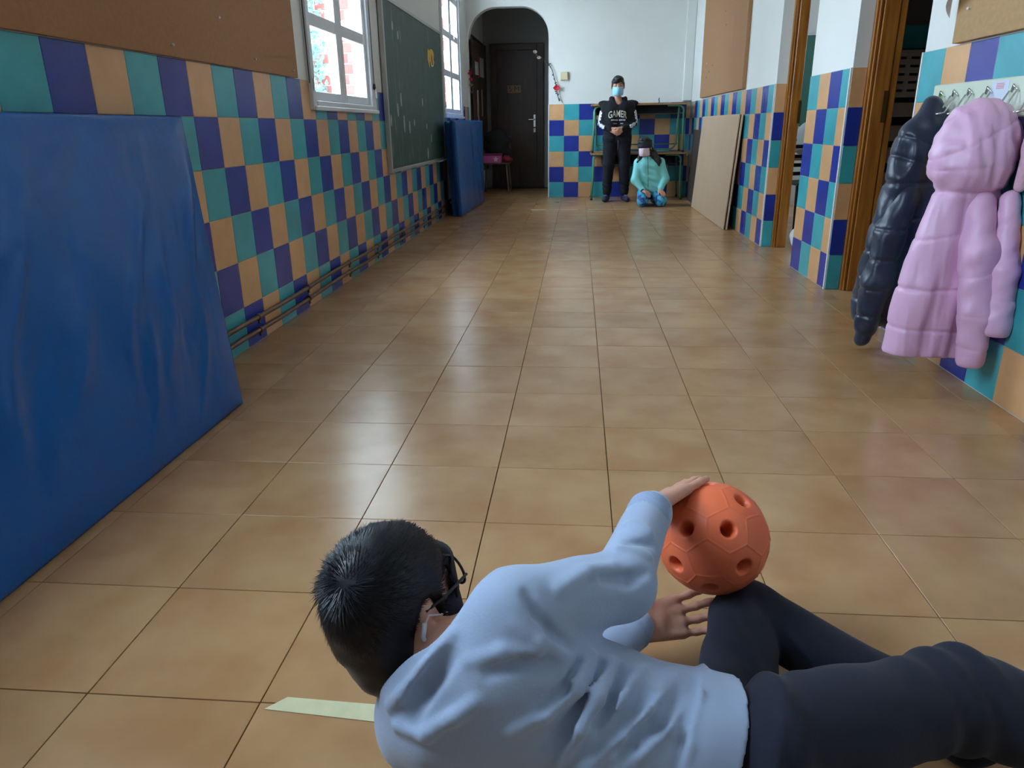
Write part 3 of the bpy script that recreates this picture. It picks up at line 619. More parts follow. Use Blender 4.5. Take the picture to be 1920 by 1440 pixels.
# garlands on both sides of the arch
def garland(label, pts, flowers, seed):
    random.seed(seed); t = thing('flower_garland', label, 'garland', pts[-1], group='flower garlands by the arch'); o_ = V(pts[-1])
    MB().tube([V(p) - o_ for p in pts], .005, 6).build('stem', mat('dark_twig', S(44, 40, 40), .8), t)
    for i in range(26):
        k_ = random.uniform(0, len(pts) - 1.001); a = V(pts[int(k_)]).lerp(V(pts[int(k_) + 1]), k_ % 1) - o_; an = random.uniform(0, 6.28); l = random.uniform(.018, .035)
        u = V((math.cos(an), -.3, math.sin(an))); v = u.cross(V((0, 1, .2))).normalized()
        q = MB(); q.add([a, a + u * l * .5 + v * l * .3, a + u * l, a + u * l * .5 - v * l * .3, a + u * l * .5 + V((0, -.004, 0))], [(0, 1, 4), (1, 2, 4), (2, 3, 4), (3, 0, 4)]); q.build('leaf', mat('dry_leaf', S(70, 66, 60), .8), t)
    for c, r_, m_ in flowers:
        for i in range(6):
            an = i * 1.05; u = V((math.cos(an), -.35, math.sin(an) * .7)); v = u.cross(V((0, 1, 0))).normalized(); a = V(c) - o_
            q = MB(); q.add([a, a + u * r_ * .6 + v * r_ * .45, a + u * r_, a + u * r_ * .6 - v * r_ * .45, a + u * r_ * .6 + V((0, -.006, 0))], [(0, 1, 4), (1, 2, 4), (2, 3, 4), (3, 0, 4)]); q.build('petal', m_, t)
RED = mat('red_petal', S(206, 30, 56), .6); DRY = mat('dried_flower', S(150, 132, 112), .8)
garland('thin twig garland with red flower sloping right of arch', [(-.60, 10.42, 1.86), (-.52, 10.43, 1.77), (-.41, 10.43, 1.70), (-.36, 10.43, 1.62), (-.32, 10.43, 1.48), (-.305, 10.43, 1.40), (-.29, 10.43, 1.32), (-.265, 10.43, 1.235)], [((-.30, 10.42, 1.40), .05, RED), ((-.58, 10.41, 1.84), .03, DRY), ((-.53, 10.41, 1.77), .03, DRY)], 3)
garland('short garland with red flower hanging left of arch', [(-1.40, 10.40, 1.74), (-1.43, 10.41, 1.66), (-1.44, 10.41, 1.55), (-1.435, 10.41, 1.45), (-1.42, 10.41, 1.36)], [((-1.44, 10.40, 1.60), .032, RED), ((-1.43, 10.40, 1.53), .03, RED), ((-1.43, 10.40, 1.46), .03, DRY)], 5)
t = thing('wall_box', 'small cream junction box on the end wall right of arch', 'box', (-.2, YB, 1.545)); box('cover', (-.045, -.03, -.05), (.045, .004, .045), mat('cream_plastic', S(214, 200, 164), .5), t, bevel=.006); box('base', (-.05, -.008, -.055), (.05, .004, .05), MATS['cream_plastic'], t)
# tape lines on the floor
o = MB().prism([(-.52, .012), (-.49, .042), (-.20, .03), (.22, .03), (.22, -.012), (-.2, -.012)], (0, .945, .0006), (1, 0, 0), (0, 1, 0), (0, 0, 1), .0006).build('masking_tape', M_TAPE); tag(o, 'cream masking tape strip on floor beside the lying boy', 'tape', 'tape lines on the floor')
o = MB().prism([(-.55, -.03), (-.55, .03), (-.40, .03), (-.36, .008), (.0, .008), (.0, -.012), (-.4, -.012)], (0, 8.83, .0006), (1, 0, 0), (0, 1, 0), (0, 0, 1), .0006).build('masking_tape', M_TAPE); tag(o, 'far tape line on floor left of the standing boy', 'tape', 'tape lines on the floor')
o = MB().prism([(.12, -.008), (.12, .01), (.58, .012), (.58, -.006)], (0, 8.85, .0006), (1, 0, 0), (0, 1, 0), (0, 0, 1), .0006).build('masking_tape', M_TAPE); tag(o, 'far thin tape line on floor before the standing boy', 'tape', 'tape lines on the floor')

# ------------------------------------------------------------------ behind the doorways
t = thing('slatted_rack', 'pale slatted rack standing in the dark store behind the coats', 'rack', (1.66, 4.93, 0))
M_SLAT = mat('pale_slat', S(196, 186, 176), .6, .06, 6)
zs = [.03, .16, .29, .42, .55, .68, .81, .95]
for z in zs: box('slat', (.03, 0, z), (.72, .02, z + .075 + .02 * math.sin(z * 40)), M_SLAT, t, bevel=.003)
for x in (.0, .72): box('upright', (x, 0, 0), (x + .03, .1, 1.06), mat('rack_dark', S(50, 44, 42), .7), t)
box('back_panel', (.03, .06, .02), (.72, .08, 1.05), MATS['rack_dark'], t)
t = thing('plastic_crate', 'white perforated plastic crate on top of the slatted rack', 'crate', (1.70, 4.93, 1.061))
wall_holes('crate_wall', 1, 0, .012, .0, .6, 0, .26, [(.03 + .075 * i, .08 + .075 * i, .03 + .045 * j, .045 + .045 * j) for i in range(7) for j in range(5)], M_SLAT, t); box('crate_base', (0, .012, 0), (.6, .11, .012), M_SLAT, t)
o = box('teal_band', (1.63, 5.0, 1.335), (3.0, 5.055, 1.46), M_TILE[1]); o.name = 'teal_shelf'; tag(o, 'dark teal shelf board above the crate in the store', 'shelf')
t = thing('classroom_board', 'green chalkboard glimpsed through the farther doorway', 'chalkboard', (1.7, 9.49, .86)); box('writing_surface', (0, -.02, .02), (2.4, 0, 1.0), mat('class_green', S(30, 84, 68), .5), t); box('board_frame', (-.02, -.03, 0), (2.42, -.005, .02), M_ALU, t); box('board_frame', (-.02, -.03, 1.0), (2.42, -.005, 1.03), M_ALU, t)
t = thing('metal_chair', 'black metal chair seen through the farther doorway', 'chair', (1.93, 6.55, 0), math.radians(8))
for sx in (-1, 1):
    pts = [(sx * .18, .2, .003), (sx * .18, .17, .45)] + [(sx * .18 - sx * .09 * (1 - math.cos(a)), .15, .7 + .09 * math.sin(a)) for a in [i * math.pi / 12 for i in range(7)]]
    MB().tube([(sx * .18, -.2, .003), (sx * .18, -.17, .44)], .012, 8).build('leg', M_DARK, t, True); MB().tube(pts, .014, 8).build('leg', M_DARK, t, True)
for z in (.5, .57, .64, .72): box('back_slat', (-.17, .14, z), (.17, .158, z + .03), M_DARK, t, bevel=.003)
box('seat', (-.19, -.2, .44), (.19, .18, .462), M_DARK, t, bevel=.006)
sd = SDF((1.56, 5.62, 0), (2.0, 6.1, .36), .007); sd.ell((1.775, 5.86, .10), (.145, .15, .11), k=.04); sd.ell((1.78, 5.87, .2), (.08, .09, .1), k=.05); sd.ell((1.775, 5.87, .30), (.03, .03, .04), k=.03); sd.mod(lambda X, Y, Z: .006 * vnoise(X, Y, Z, 60, 4)); sd.cut((0, 0, .003), (0, 0, -1))
o = sd.build('plastic_bag', mat('white_plastic_bag', S(222, 226, 234), .3, .05, 12, .2, 40)); tag(o, 'white plastic bag on the floor in the farther doorway', 'bag')
sd = SDF((1.9, 7.2, .55), (2.5, 7.8, 1.0), .01); sd.ell((2.2, 7.5, .75), (.2, .2, .12), k=.05); sd.ell((2.15, 7.45, .86), (.1, .12, .07), k=.05); sd.mod(lambda X, Y, Z: .01 * vnoise(X, Y, Z, 40, 9)); sd.cut((0, 0, .623), (0, 0, -1))
o = sd.build('grey_bag', mat('grey_plastic_bag', S(190, 196, 198), .35, .05, 10)); tag(o, 'pale grey bag heaped on classroom table beyond farther doorway', 'bag')
t = thing('classroom_table', 'pale classroom table carrying a grey bag beyond the doorway', 'table', (2.2, 7.5, 0)); box('tabletop', (-.45, -.35, .60), (.45, .35, .622), M_DESK, t, bevel=.004)
for sx in (-1, 1):
    for sy in (-1, 1): MB().tube([(sx * .4, sy * .3, .003), (sx * .4, sy * .3, .6)], .014, 8).build('leg', M_DARK, t, True)

# ------------------------------------------------------------------ coat rack
t = thing('coat_rack', 'cream coat rack board with steel wire hooks on right wall', 'coat rack', (XR, 3.34, .935))
box('rack_board', (-.02, -1.25, 0), (-.0005, 0, .126), mat('cream_board', S(206, 214, 196), .45), t, bevel=.004)
for yy in (-.085, -.195, -.31, -.44, -.605, -.75, -.9):
    h = MB(); z = .05
    h.tube([(-.02, yy + .022, z + .03), (-.028, yy + .022, z + .03), (-.05, yy + .022, z - .01), (-.06, yy + .018, z - .03)] + [(-.06 - .03 * math.sin(a), yy + .018 * math.cos(a), z - .03 - .006 * math.sin(a)) for a in [math.pi * i / 6 for i in range(1, 6)]] + [(-.06, yy - .018, z - .03), (-.05, yy - .022, z - .01), (-.028, yy - .022, z + .03), (-.02, yy - .022, z + .03)], .0036, 8)
    h.tube([(-.022, yy + .022, z + .03), (-.03, yy, z + .05), (-.022, yy - .022, z + .03)], .0036, 8); h.build('wire_hook', M_STEEL, t, True)
box('green_mark', (-.0206, -.082, .045), (-.0198, -.07, .10), mat('green_ink', S(96, 176, 84), .6), t)
st = box('sticker', (-.0206, -.56, .02), (-.0198, -.45, .118), mat('pale_sticker', S(206, 212, 230), .4), t)
for i in range(4): box('sticker_stripe', (-.0209, -.53, .092 + .005 * i), (-.0206, -.48, .0945 + .005 * i), mat('red_print', S(206, 110, 130), .5), st)

# ------------------------------------------------------------------ hanging coats
def groove(Z, z0, w=.006, d=.006): return d * np.exp(-((Z - z0) / w) ** 2)
M_PKJ = mat('pink_nylon', S(226, 178, 214), .42, .03, 8, .25, 26, sheen=.2, stretch=(1, 1, .5))
sd = SDF((1.08, 2.46, .06), (1.462, 2.92, 1.04), .0055)
ex = nrm((1, .15, 0))
sd.ell((1.325, 2.70, .835), (.132, .105, .162), k=.03); sd.ell((1.305, 2.69, .79), (.122, .105, .11), k=.04)
for i in range(11):
    u = i / 10; z = .71 - .58 * u; w_ = .088 + .064 * u; c = 1.325 - .030 * u
    sd.cap((c - w_ + .04, 2.70, z), (c + w_ - .03, 2.72, z), .062 + .014 * math.sin(u * 3), k=.03)
sd.mod(lambda X, Y, Z: groove(Z, .70, .010, .010) + groove(Z - .25 * (X - 1.25), .555 - .0, .005, .004) + groove(Z, .37) + groove(Z + .06 * (X - 1.2), .225) + np.where(Z > .72, groove(Z - .55 * (X - 1.3), .87, .004, .004) + groove(Z - .1 * (X - 1.3), .78, .004, .003), 0) + .004 * vnoise(X * 1.6, Y, Z * .5, 55, 3) + .001 * vnoise(X * 2.2, Y, Z * .8, 150, 13) + .003 * vnoise(X * 2, Y * 2, Z, 90, 5) * (Z > .7))
sd.cut((1.4585, 0, 0), (1, 0, 0)); sd.cut((1.2, 2.7, .125), nrm((-.04, 0, -1)))
t = thing('pink_jacket', 'pink quilted puffer jacket with furry hood on the coat hooks', 'jacket', (1.32, 2.7, .13))
def rel(o, t): o.parent = t; o.matrix_parent_inverse = Matrix.Translation(-V(t.location)); return o
rel(sd.build('jacket_body', M_PKJ), t)
sd = SDF((1.22, 2.44, .07), (1.462, 2.78, .74), .0055)
sd.path([(1.345, 2.665, .66), (1.345, 2.60, .5), (1.36, 2.575, .3), (1.365, 2.57, .145)], [.05, .058, .052, .045], .03)
sd.mod(lambda X, Y, Z: groove(Z - .3 * (X - 1.35), .44, .005, .004) + groove(Z, .30, .005, .003) + groove(Z + .1 * (X - 1.35), .185, .004, .004) + .004 * vnoise(X, Y, Z, 70, 8)); sd.cut((0, 0, .115), (0, 0, -1)); rel(sd.build('sleeve', M_PKJ), t)
sd = SDF((1.36, 2.46, .16), (1.462, 2.72, .72), .0055)
sd.path([(1.42, 2.62, .68), (1.415, 2.56, .45), (1.415, 2.545, .27)], [.03, .042, .05], .03); sd.mod(lambda X, Y, Z: groove(Z, .52, .004, .003) + groove(Z, .36, .004, .003) + .002 * vnoise(X, Y, Z * 1.5, 80, 2)); sd.cut((1.4585, 0, 0), (1, 0, 0)); sd.cut((0, 0, .235), (0, 0, -1)); rel(sd.build('front_panel', M_PKJ), t)
fur = MB(); random.seed(2)
for i in range(700):
    u = random.random(); c = V((1.435 + .008 * math.sin(u * 9), 2.60 + .03 * math.sin(u * 3.1), .72 + .24 * u)); d = V((random.gauss(.1, .5), random.gauss(-.7, .4), random.gauss(0, .5))).normalized() * random.uniform(.012, .022); e = d.orthogonal().normalized() * .0012
    fur.add([c - e, c + e, c + d], [(0, 1, 2)])
rel(fur.build('fur_trim', mat('pink_fur', S(224, 176, 192), .9), None), t)['kind'] = 'stuff'
sd = SDF((1.39, 2.5, .66), (1.462, 2.68, 1.0), .005); sd.path([(1.43, 2.61, .96), (1.432, 2.585, .84), (1.43, 2.6, .72)], [.018, .022, .018], .02); sd.cut((1.458, 0, 0), (1, 0, 0)); rel(sd.build('hood_edge', mat('pink_fleece', S(222, 176, 196), .9, .06, 40, .4, 90)), t)

M_NVJ = mat('navy_nylon', S(30, 40, 62), .38, .18, 9, .25, 24, sheen=.15)
t = thing('navy_jacket', 'dark navy quilted puffer jacket hanging beside the doorway', 'jacket', (1.33, 3.17, .08))
sd = SDF((1.1, 2.96, .04), (1.462, 3.40, 1.06), .0055)
sd.cap((1.375, 3.20, .985), (1.345, 3.17, .90), .035, .05, .02); sd.cap((1.345, 3.17, .90), (1.30, 3.16, .72), .055, .07, .03); sd.ell((1.30, 3.18, .80), (.058, .085, .12), k=.03); sd.cap((1.40, 3.18, .93), (1.39, 3.17, .70), .04, .05, .03)
for i in range(11):
    u = i / 10; z = .68 - .52 * u; w_ = .085 + .04 * u; c = 1.335 - .022 * u
    sd.cap((c - w_ + .04, 3.17, z), (c + w_ - .03, 3.18, z), .06 + .012 * math.sin(u * 3), k=.03)
sd.ell((1.245, 3.075, .835), (.05, .07, .125), k=.01, mode='sub')
sd.mod(lambda X, Y, Z: groove(Z + .35 * (X - 1.3), .86, .006, .006) + groove(Z + .35 * (X - 1.3), .78, .006, .006) + groove(Z, .695, .01, .008) + groove(Z - .2 * (X - 1.35), .56) + groove(Z - .15 * (X - 1.35), .45) + groove(Z - .1 * (X - 1.35), .34) + groove(Z, .225) + .004 * vnoise(X, Y, Z, 60, 6))
sd.cut((1.4585, 0, 0), (1, 0, 0)); rel(sd.build('jacket_body', M_NVJ), t)
sd = SDF((1.08, 2.94, .02), (1.36, 3.28, .72), .0055); sd.path([(1.30, 3.13, .64), (1.255, 3.11, .5), (1.225, 3.10, .3), (1.205, 3.10, .12)], [.05, .058, .056, .046], .03); sd.cap((1.20, 3.10, .09), (1.20, 3.10, .065), .032, k=.006)
sd.mod(lambda X, Y, Z: groove(Z, .52, .006, .006) + groove(Z, .40, .006, .006) + groove(Z, .28, .006, .006) + groove(Z, .17, .006, .006) + .004 * vnoise(X, Y, Z, 70, 1)); rel(sd.build('sleeve', M_NVJ), t)

# ------------------------------------------------------------------ bodies
M_SKIN = mat('skin', S(206, 152, 130), .5, .05, 20, .05, 90); M_SKIN2 = mat('skin_far', S(196, 142, 116), .5, .05, 20)
M_HAIR = mat('black_hair', S(13, 13, 22), .45, .2, 30, spec=.35)
def hand(sd, w, f, n, t, L=.15, curl=(.25, .3, .3), spread=.12, thumb=(.9, .5), k=.006, rs=1., tips=None):
    """w wrist, f finger direction, n palm normal, t thumb side (unit). Five separate fingers."""
    w, f, n, t = (np.array(v, float) for v in (w, f, n, t)); p = L * .52; out = []
    for i, (o, fl, r) in enumerate(((.30, .44, .0074), (.10, .48, .0077), (-.10, .455, .0074), (-.29, .36, .0066))):
        a = w + f * L * .05 + t * o * L * .45; kn = w + f * (p - abs(o - .1) * L * .1) + t * o * L * .62
        sd.cap(a, kn, .0105 * rs, .0095 * rs, .012, n=n, sq=1.05); d = nrm(f + t * o * spread * 2); q = kn; ang = 0
        for s_, c in zip((.46, .31, .25), curl):
            ang += c; dd = nrm(d * math.cos(ang) + n * math.sin(ang)); q2 = q + dd * fl * L * s_; sd.cap(q, q2, r * rs, r * .9 * rs, k); q = q2; r *= .92
        out.append(q)
    b = w + f * L * .12 + t * L * .16; d1 = nrm(f * math.cos(thumb[0]) + t * math.sin(thumb[0]) + n * .25); d2 = nrm(f * math.cos(thumb[1]) + t * math.sin(thumb[1]) + n * .2)
    q1 = b + d1 * L * .2; q2 = q1 + d2 * L * .17; q3 = q2 + d2 * L * .14
    sd.cap(w + f * L * .06 + t * L * .1, q1, .013 * rs, .0105 * rs, .014); sd.cap(q1, q2, .0095 * rs, .0085 * rs, .005); sd.cap(q2, q3, .0085 * rs, .007 * rs, .004)
    sd.cap(w, w + f * L * .2, .0155 * rs, .0165 * rs, .014, n=n, sq=1.25); return out
def head(sd, c, fr, up, ri, s=1., k=.02):
    M = np.stack([fr, up, ri], 1); g = lambda a, b, d: np.array(c) + M @ (np.array((a, b, d)) * s)
    sd.ell(g(-.006, .022, 0), np.array((.092, .084, .073)) * s, M, k); sd.ell(g(.028, -.035, 0), np.array((.062, .068, .056)) * s, M, .03 * s); sd.ell(g(.045, -.078, 0), np.array((.034, .026, .034)) * s, M, .03 * s)
    sd.cap(g(.088, .01, 0), g(.101, -.03, 0), .008 * s, .0125 * s, .012 * s)                       # nose
    for e in (-1, 1):
        sd.ell(g(.082, .008, .03 * e), np.array((.012, .010, .014)) * s, M, .012 * s, 'sub'); sd.ell(g(.073, .008, .03 * e), np.array((.0125,) * 3) * s, M, .003)
        sd.ell(g(-.006, -.012, .077 * e), np.array((.019, .033, .012)) * s, M, .006 * s); sd.ell(g(-.000, -.010, .088 * e), np.array((.009, .018, .006)) * s, M, .004 * s, 'sub')
    sd.cap(g(.090, -.052, -.02), g(.090, -.052, .02), .006 * s, k=.008 * s)
    return g, M

# ---- the boy lying on the floor, back to the camera
A = np.array
fr, up, ri = nrm((.53, .845, .05)), None, None
up = A((-.15, -.0, .988)); up = nrm(up - fr * (up @ fr)); ri = np.cross(fr, up)
HC = A((-.251, .85, .310))
NB = A((-.175, .80, .245))              # neck base
RS, RE, RW = A(pix(960, 1158, .335)), A(pix(1163, 1098, .32)), A(pix(1222, 950, .335))
LS, LE, LW = A((-.205, .80, .15)), A(pix(1080, 1252, .06)), A(pix(1200, 1172, .085))
RH, LH = A((.235, .765, .178)), A((.205, .80, .08))
RK, RA = A(pix(1790, 1310, .15)), A((.93, .83, .07))
LK, LA = A((.315, 1.15, .092)), A((.60, .93, .055))
BALL = A(pix(1335, 1008, .223)); BR = .0995
CH, PE = (RS + LS) / 2 + A((0.02, 0, 0)), (RH + LH) / 2
BODY = SDF((-.42, .58, .0), (1.02, 1.34, .47), .0034)
g, HM = head(BODY, HC, fr, up, ri, .97)
BODY.cap(g(-.02, -.06, 0), NB, .047, .05, .03)
sh = nrm(RS - LS)
BODY.cap(CH + sh * .05, CH - sh * .05, .062, k=.03); BODY.cap(CH, PE, .065, .045, .03); BODY.cap(RS, LS, .045, .045, .03); BODY.cap(RH, LH, .035, .038, .02); BODY.cap(NB, CH, .045, .05, .03)
BODY.path([RS, RE, RW], [.04, .032, .0215], .02); BODY.path([LS, LE, LW], [.036, .030, .0215], .02)
BODY.path([RH, RK, RA], [.038, .046, .03], .03); BODY.path([LH, LK, LA], [.040, .043, .03], .03)
# right hand laid over the top of the ball, left hand open under it
nb = lambda v: BALL + nrm(v) * (BR + .0125)
K0 = nb((-.72, -.05, .69)); K1 = nb((-.42, .38, .82))
w_r = RW + nrm(K0 - RW) * .012
for i, (o, ln) in enumerate(((.032, .9), (.011, 1.), (-.011, .95), (-.031, .8))):
    side = nrm(np.cross(nrm(K0 - BALL), nrm(K1 - K0))); kn = K0 + side * o + nrm(K1 - K0) * .02; kn = BALL + nrm(kn - BALL) * (BR + .0135)
    BODY.cap(w_r + side * o * .5, kn, .0115, .0105, .014)
    a = kn; ax_ = nrm(K1 - K0) + side * o * 4
    for s_, r in ((.030, .0082), (.022, .0076), (.018, .0068)):
        b = a + nrm(ax_ - nrm(a - BALL) * (nrm(ax_) @ nrm(a - BALL))) * s_ * ln; b = BALL + nrm(b - BALL) * (BR + .0078); BODY.cap(a, b, r, r * .93, .004); a = b
thm = nb((-.80, .52, .30)); BODY.cap(w_r, nb((-.90, .22, .38)), .0125, .0105, .012); BODY.cap(nb((-.90, .22, .38)), thm, .0098, .0085, .005); BODY.cap(thm, nb((-.66, .74, .18)), .0085, .007, .004)
lf = nrm(A(pix(1312, 1148, .075)) - LW); ln_ = nrm((-.1, -.72, .68)); ln_ = nrm(ln_ - lf * (ln_ @ lf)); lt = nrm(np.cross(ln_, lf))
hand(BODY, LW, lf, ln_, lt, .165, (.12, .12, .1), .18, (1.45, 1.7), rs=1.05)
BODY.cut((0, 0, .004), (0, 0, -1))
b0 = BODY.build('person', M_SKIN); tag(b0, 'child lying on the floor in pale blue-grey sweatshirt, reaching for orange ball', 'person'); PB = b0

M_SW = mat('blue_grey_sweatshirt', S(156, 171, 200), .85, .04, 6, .12, 260, sheen=.25, bdist=.004)
sw = SDF((-.40, .52, .0), (.42, 1.26, .46), .0038)
up_t = nrm(CH - PE); fwd_t = nrm(np.cross(sh, up_t)); back = fwd_t if fwd_t[1] < 0 else -fwd_t
NP = NB + A((.005, -.01, -.005))
sw.cap(CH + sh * .045, CH - sh * .06, .085, .092, .04); sw.cap(CH + sh * .0, PE - sh * .0 + up_t * .03, .096, .082, .05); sw.cap(CH - sh * .05, PE - sh * .05 + up_t * .03, .10, .095, .05)
sw.cap(RS, LS, .056, .062, .03); sw.cap(NP, CH, .06, .08, .03)
sw.cap(PE + sh * .015 + up_t * .05, PE + sh * .04 + back * .012 - up_t * .09, .086, .106, .03); sw.cap(PE - sh * .04 + up_t * .05, PE - sh * .04 + back * .014 - up_t * .09, .09, .104, .03)
c1, c2 = A(pix(858, 1150, .335)), A(pix(716, 1296, .205)); cn = np.cross(c1 - c2, A((.35, .85, -.15))); cn = nrm(cn); cn = cn if cn @ (HC - CH) > 0 else -cn
sw.cut(c1, cn)
sw.path([RS, RE], [.06, .046], .022); sw.path([RE, RW + (RE - RW) * .12], [.046, .035], .02)
sw.cap(RW + (RE - RW) * .14, RW + (RE - RW) * .02, .0335, .031, .008)
sw.path([LS, LE], [.058, .052], .03); sw.path([LE, LW + (LE - LW) * .12], [.052, .037], .02); sw.cap(LW + (LE - LW) * .14, LW + (LE - LW) * .03, .0325, .031, .006)
P = lambda x, y, z: A(pix(x, y, z))
# fold ridges and valleys, laid along the surface
def on(x, y, it=26, lo=.02, hi=.44):
    """first hit of the photo ray with the current surface"""
    d = FWD + RGT * ((x - 960) / F_PX) - UPV * ((y - 720) / F_PX); best = None
    for i in range(400):
        z = .455 - i * .0011; q = CAMP + d * ((z - CAM_H) / d.z); ii = [int(round((q[j] - sw.lo[j]) / sw.h)) for j in range(3)]
        if all(0 <= ii[j] < sw.n[j] for j in range(3)) and sw.D[tuple(ii)] < 0: return A(q)
    return None
def fold(px, r, mode='add', k=.016, off=0.):
    pts = [on(x, y) for x, y in px]; pts = [p for p in pts if p is not None]
    for i in range(len(pts) - 1):
        va = nrm(A(CAMP) - pts[i]); vb = nrm(A(CAMP) - pts[i + 1]); e0 = .35 if i == 0 else 1.; e1 = .35 if i == len(pts) - 2 else 1.
        if mode == 'add': sw.cap(pts[i] - va * (r - off * e0), pts[i + 1] - vb * (r - off * e1), r, r, k)
        else: sw.cap(pts[i] + va * (r - off * e0), pts[i + 1] + vb * (r - off * e1), r, r, k, mode='sub')
R_ = [([(1105, 1235), (1075, 1290), (1020, 1340), (960, 1370)], .012, .009), ([(1150, 1245), (1120, 1310), (1085, 1370), (1050, 1430)], .012, .010), ([(1200, 1255), (1165, 1310), (1150, 1360), (1180, 1400)], .010, .008),
      ([(1265, 1270), (1210, 1330), (1140, 1385), (1095, 1440)], .013, .009), ([(1295, 1310), (1250, 1360), (1200, 1410)], .012, .007), ([(745, 1360), (800, 1375), (850, 1345), (890, 1315)], .013, .008),
      ([(850, 1190), (800, 1250), (752, 1305), (735, 1325)], .012, .009), ([(1045, 1110), (1100, 1075), (1150, 1065)], .012, .006), ([(1180, 985), (1215, 1000)], .01, .005), ([(1160, 1030), (1215, 1045)], .01, .005), ([(960, 1170), (1010, 1205), (1060, 1230)], .011, .006), ([(880, 1240), (940, 1220), (1000, 1225)], .012, .005)]
for px, r, off in R_: fold(px, r * .75, 'add', .009, off * 1.4)
V_ = [([(1085, 1240), (1060, 1290), (1010, 1330)], .010, .008), ([(1128, 1245), (1100, 1300), (1060, 1365), (1030, 1400)], .010, .009), ([(1172, 1255), (1145, 1310), (1120, 1360)], .010, .010), ([(1225, 1290), (1170, 1350), (1110, 1410)], .011, .009),
      ([(1280, 1300), (1230, 1360), (1165, 1420)], .010, .007), ([(835, 1235), (790, 1300), (770, 1345)], .016, .010), ([(985, 1110), (1005, 1150), (1030, 1185), (1070, 1215)], .007, .006), ([(1130, 1085), (1180, 1085), (1215, 1070)], .008, .006), ([(1175, 1015), (1225, 1020)], .008, .005), ([(920, 1265), (980, 1245), (1040, 1250)], .012, .006)]
for px, r, off in V_: fold(px, r * .8, 'sub', .007, off * 1.5)
fold([(1318, 1250), (1312, 1300), (1300, 1350), (1290, 1400), (1282, 1440)], .006, 'add', .006, .004); fold([(1303, 1262), (1298, 1300), (1286, 1350), (1276, 1400), (1268, 1440)], .006, 'sub', .006, .004)
sw.mod(lambda X, Y, Z: .0022 * vnoise(X, Y, Z, 38, 3) + .0012 * vnoise(X, Y, Z, 90, 7))
sw.cap(NB, NB + up * .09, .05, .052, .01, mode='sub'); sw.cap(HC, HC - fr * .02, .085, mode='sub', k=.01)
hem = nrm(up_t); sw.cut(PE + up_t * .03, -hem); sw.cut((0, 0, .003), (0, 0, -1))
so_ = sw.build('sweatshirt', M_SW, PB)
for w0, e0, r0 in ((RW, RE, .0345), (LW, LE, .0345)):
    d0 = nrm(w0 - e0); c0 = w0 - d0 * .026
    MB().lathe([(r0 - .004, -.024), (r0 + .0015, -.021), (r0 + .002, -.004), (r0 + .001, .014), (r0 - .002, .021), (r0 - .008, .0225)], c0, d0, 28).build('cuff', mat('ribbed_cuff', S(150, 166, 198), .9, .05, 40, .3, 160), so_, True)

M_TR = mat('navy_sweatpants', S(15, 20, 40), .9, .08, 8, .12, 220, sheen=.05, bdist=.004)
kd0 = nrm(RK - RH)
tr = SDF((.02, .5, .0), (1.04, 1.28, .36), .0042)
tr.cap(PE + sh * .02 + up_t * .06, RH, .06, .068, .03); tr.cap(PE - sh * .04 + up_t * .07, LH, .062, .07, .03); tr.cap(RH, LH, .068, .07, .03)
tr.path([RH, RK, RA], [.072, .066, .05], .03); tr.path([LH, LK], [.074, .056], .03); tr.path([LK, LA], [.056, .046], .02)
tr.cap(PE - sh * .035 + back * .012 - up_t * .03, PE - sh * .04 + back * .01 - up_t * .16, .078, .082, .03); tr.cap(PE - sh * .03 - up_t * .14, RH + kd0 * .16, .075, .06, .03)
tr.ell(BALL, (BR + .001,) * 3, k=.0, mode='sub')
kd = nrm(RK - RH)
tr.mod(lambda X, Y, Z: .003 * vnoise(X, Y, Z, 30, 11) + .004 * np.sin(((X - RK[0]) * kd[0] + (Y - RK[1]) * kd[1]) * 120 + 8 * Z) * np.exp(-(((X - RK[0]) / .07) ** 2 + ((Y - RK[1]) / .12) ** 2)) + .003 * np.sin((X - RH[0]) * 130 + Y * 25) * np.exp(-((X - RH[0] - .02) / .05) ** 2))
tr.mod(lambda X, Y, Z: .028 * np.clip((((X - PE[0]) * up_t[0] + (Y - PE[1]) * up_t[1] + (Z - PE[2]) * up_t[2]) + .0) / .03, 0, 1) * np.clip((.90 - Y) / .04, 0, 1)); tr.cut((0, 0, .0025), (0, 0, -1)); tr.build('trousers', M_TR, PB)

# hair: cap plus short strands
hr = SDF((-.45, .68, .18), (-.08, 1.02, .48), .0036)
hr.ell(g(-.008, .027, 0), A((.095, .087, .077)), HM, .01); hr.ell(g(-.045, -.03, 0), A((.052, .058, .06)), HM, .03); hr.ell(g(-.022, -.09, .005), A((.046, .055, .056)), HM, .03)
hr.cap(g(-.04, -.07, .015), g(-.025, -.07, .0) * .35 + NB * .65 - fr * .012, .046, .05, .02)
hr.ell(g(-.032, -.085, .035), A((.034, .05, .03)), HM, .02)
hr.ell(g(.075, -.035, 0), A((.075, .082, .09)), HM, .012, 'sub'); hr.ell(g(.105, .02, 0), A((.035, .045, .075)), HM, .012, 'sub')
for e in (-1, 1): hr.ell(g(.004, -.016, .088 * e), A((.03, .04, .03)), HM, .006, 'sub'); hr.cap(g(.022, .02, .073 * e), g(.022, -.02, .073 * e), .009, .006, .006)
hr.mod(lambda X, Y, Z: .0012 * vnoise(X, Y, Z, 160, 2)); ho = hr.build('hair', M_HAIR, PB)
me = ho.data; nv = len(me.vertices); co = np.empty(nv * 3, np.float32); me.vertices.foreach_get('co', co); co = co.reshape(-1, 3); no = np.empty(nv * 3, np.float32); me.vertices.foreach_get('normal', no); no = no.reshape(-1, 3)
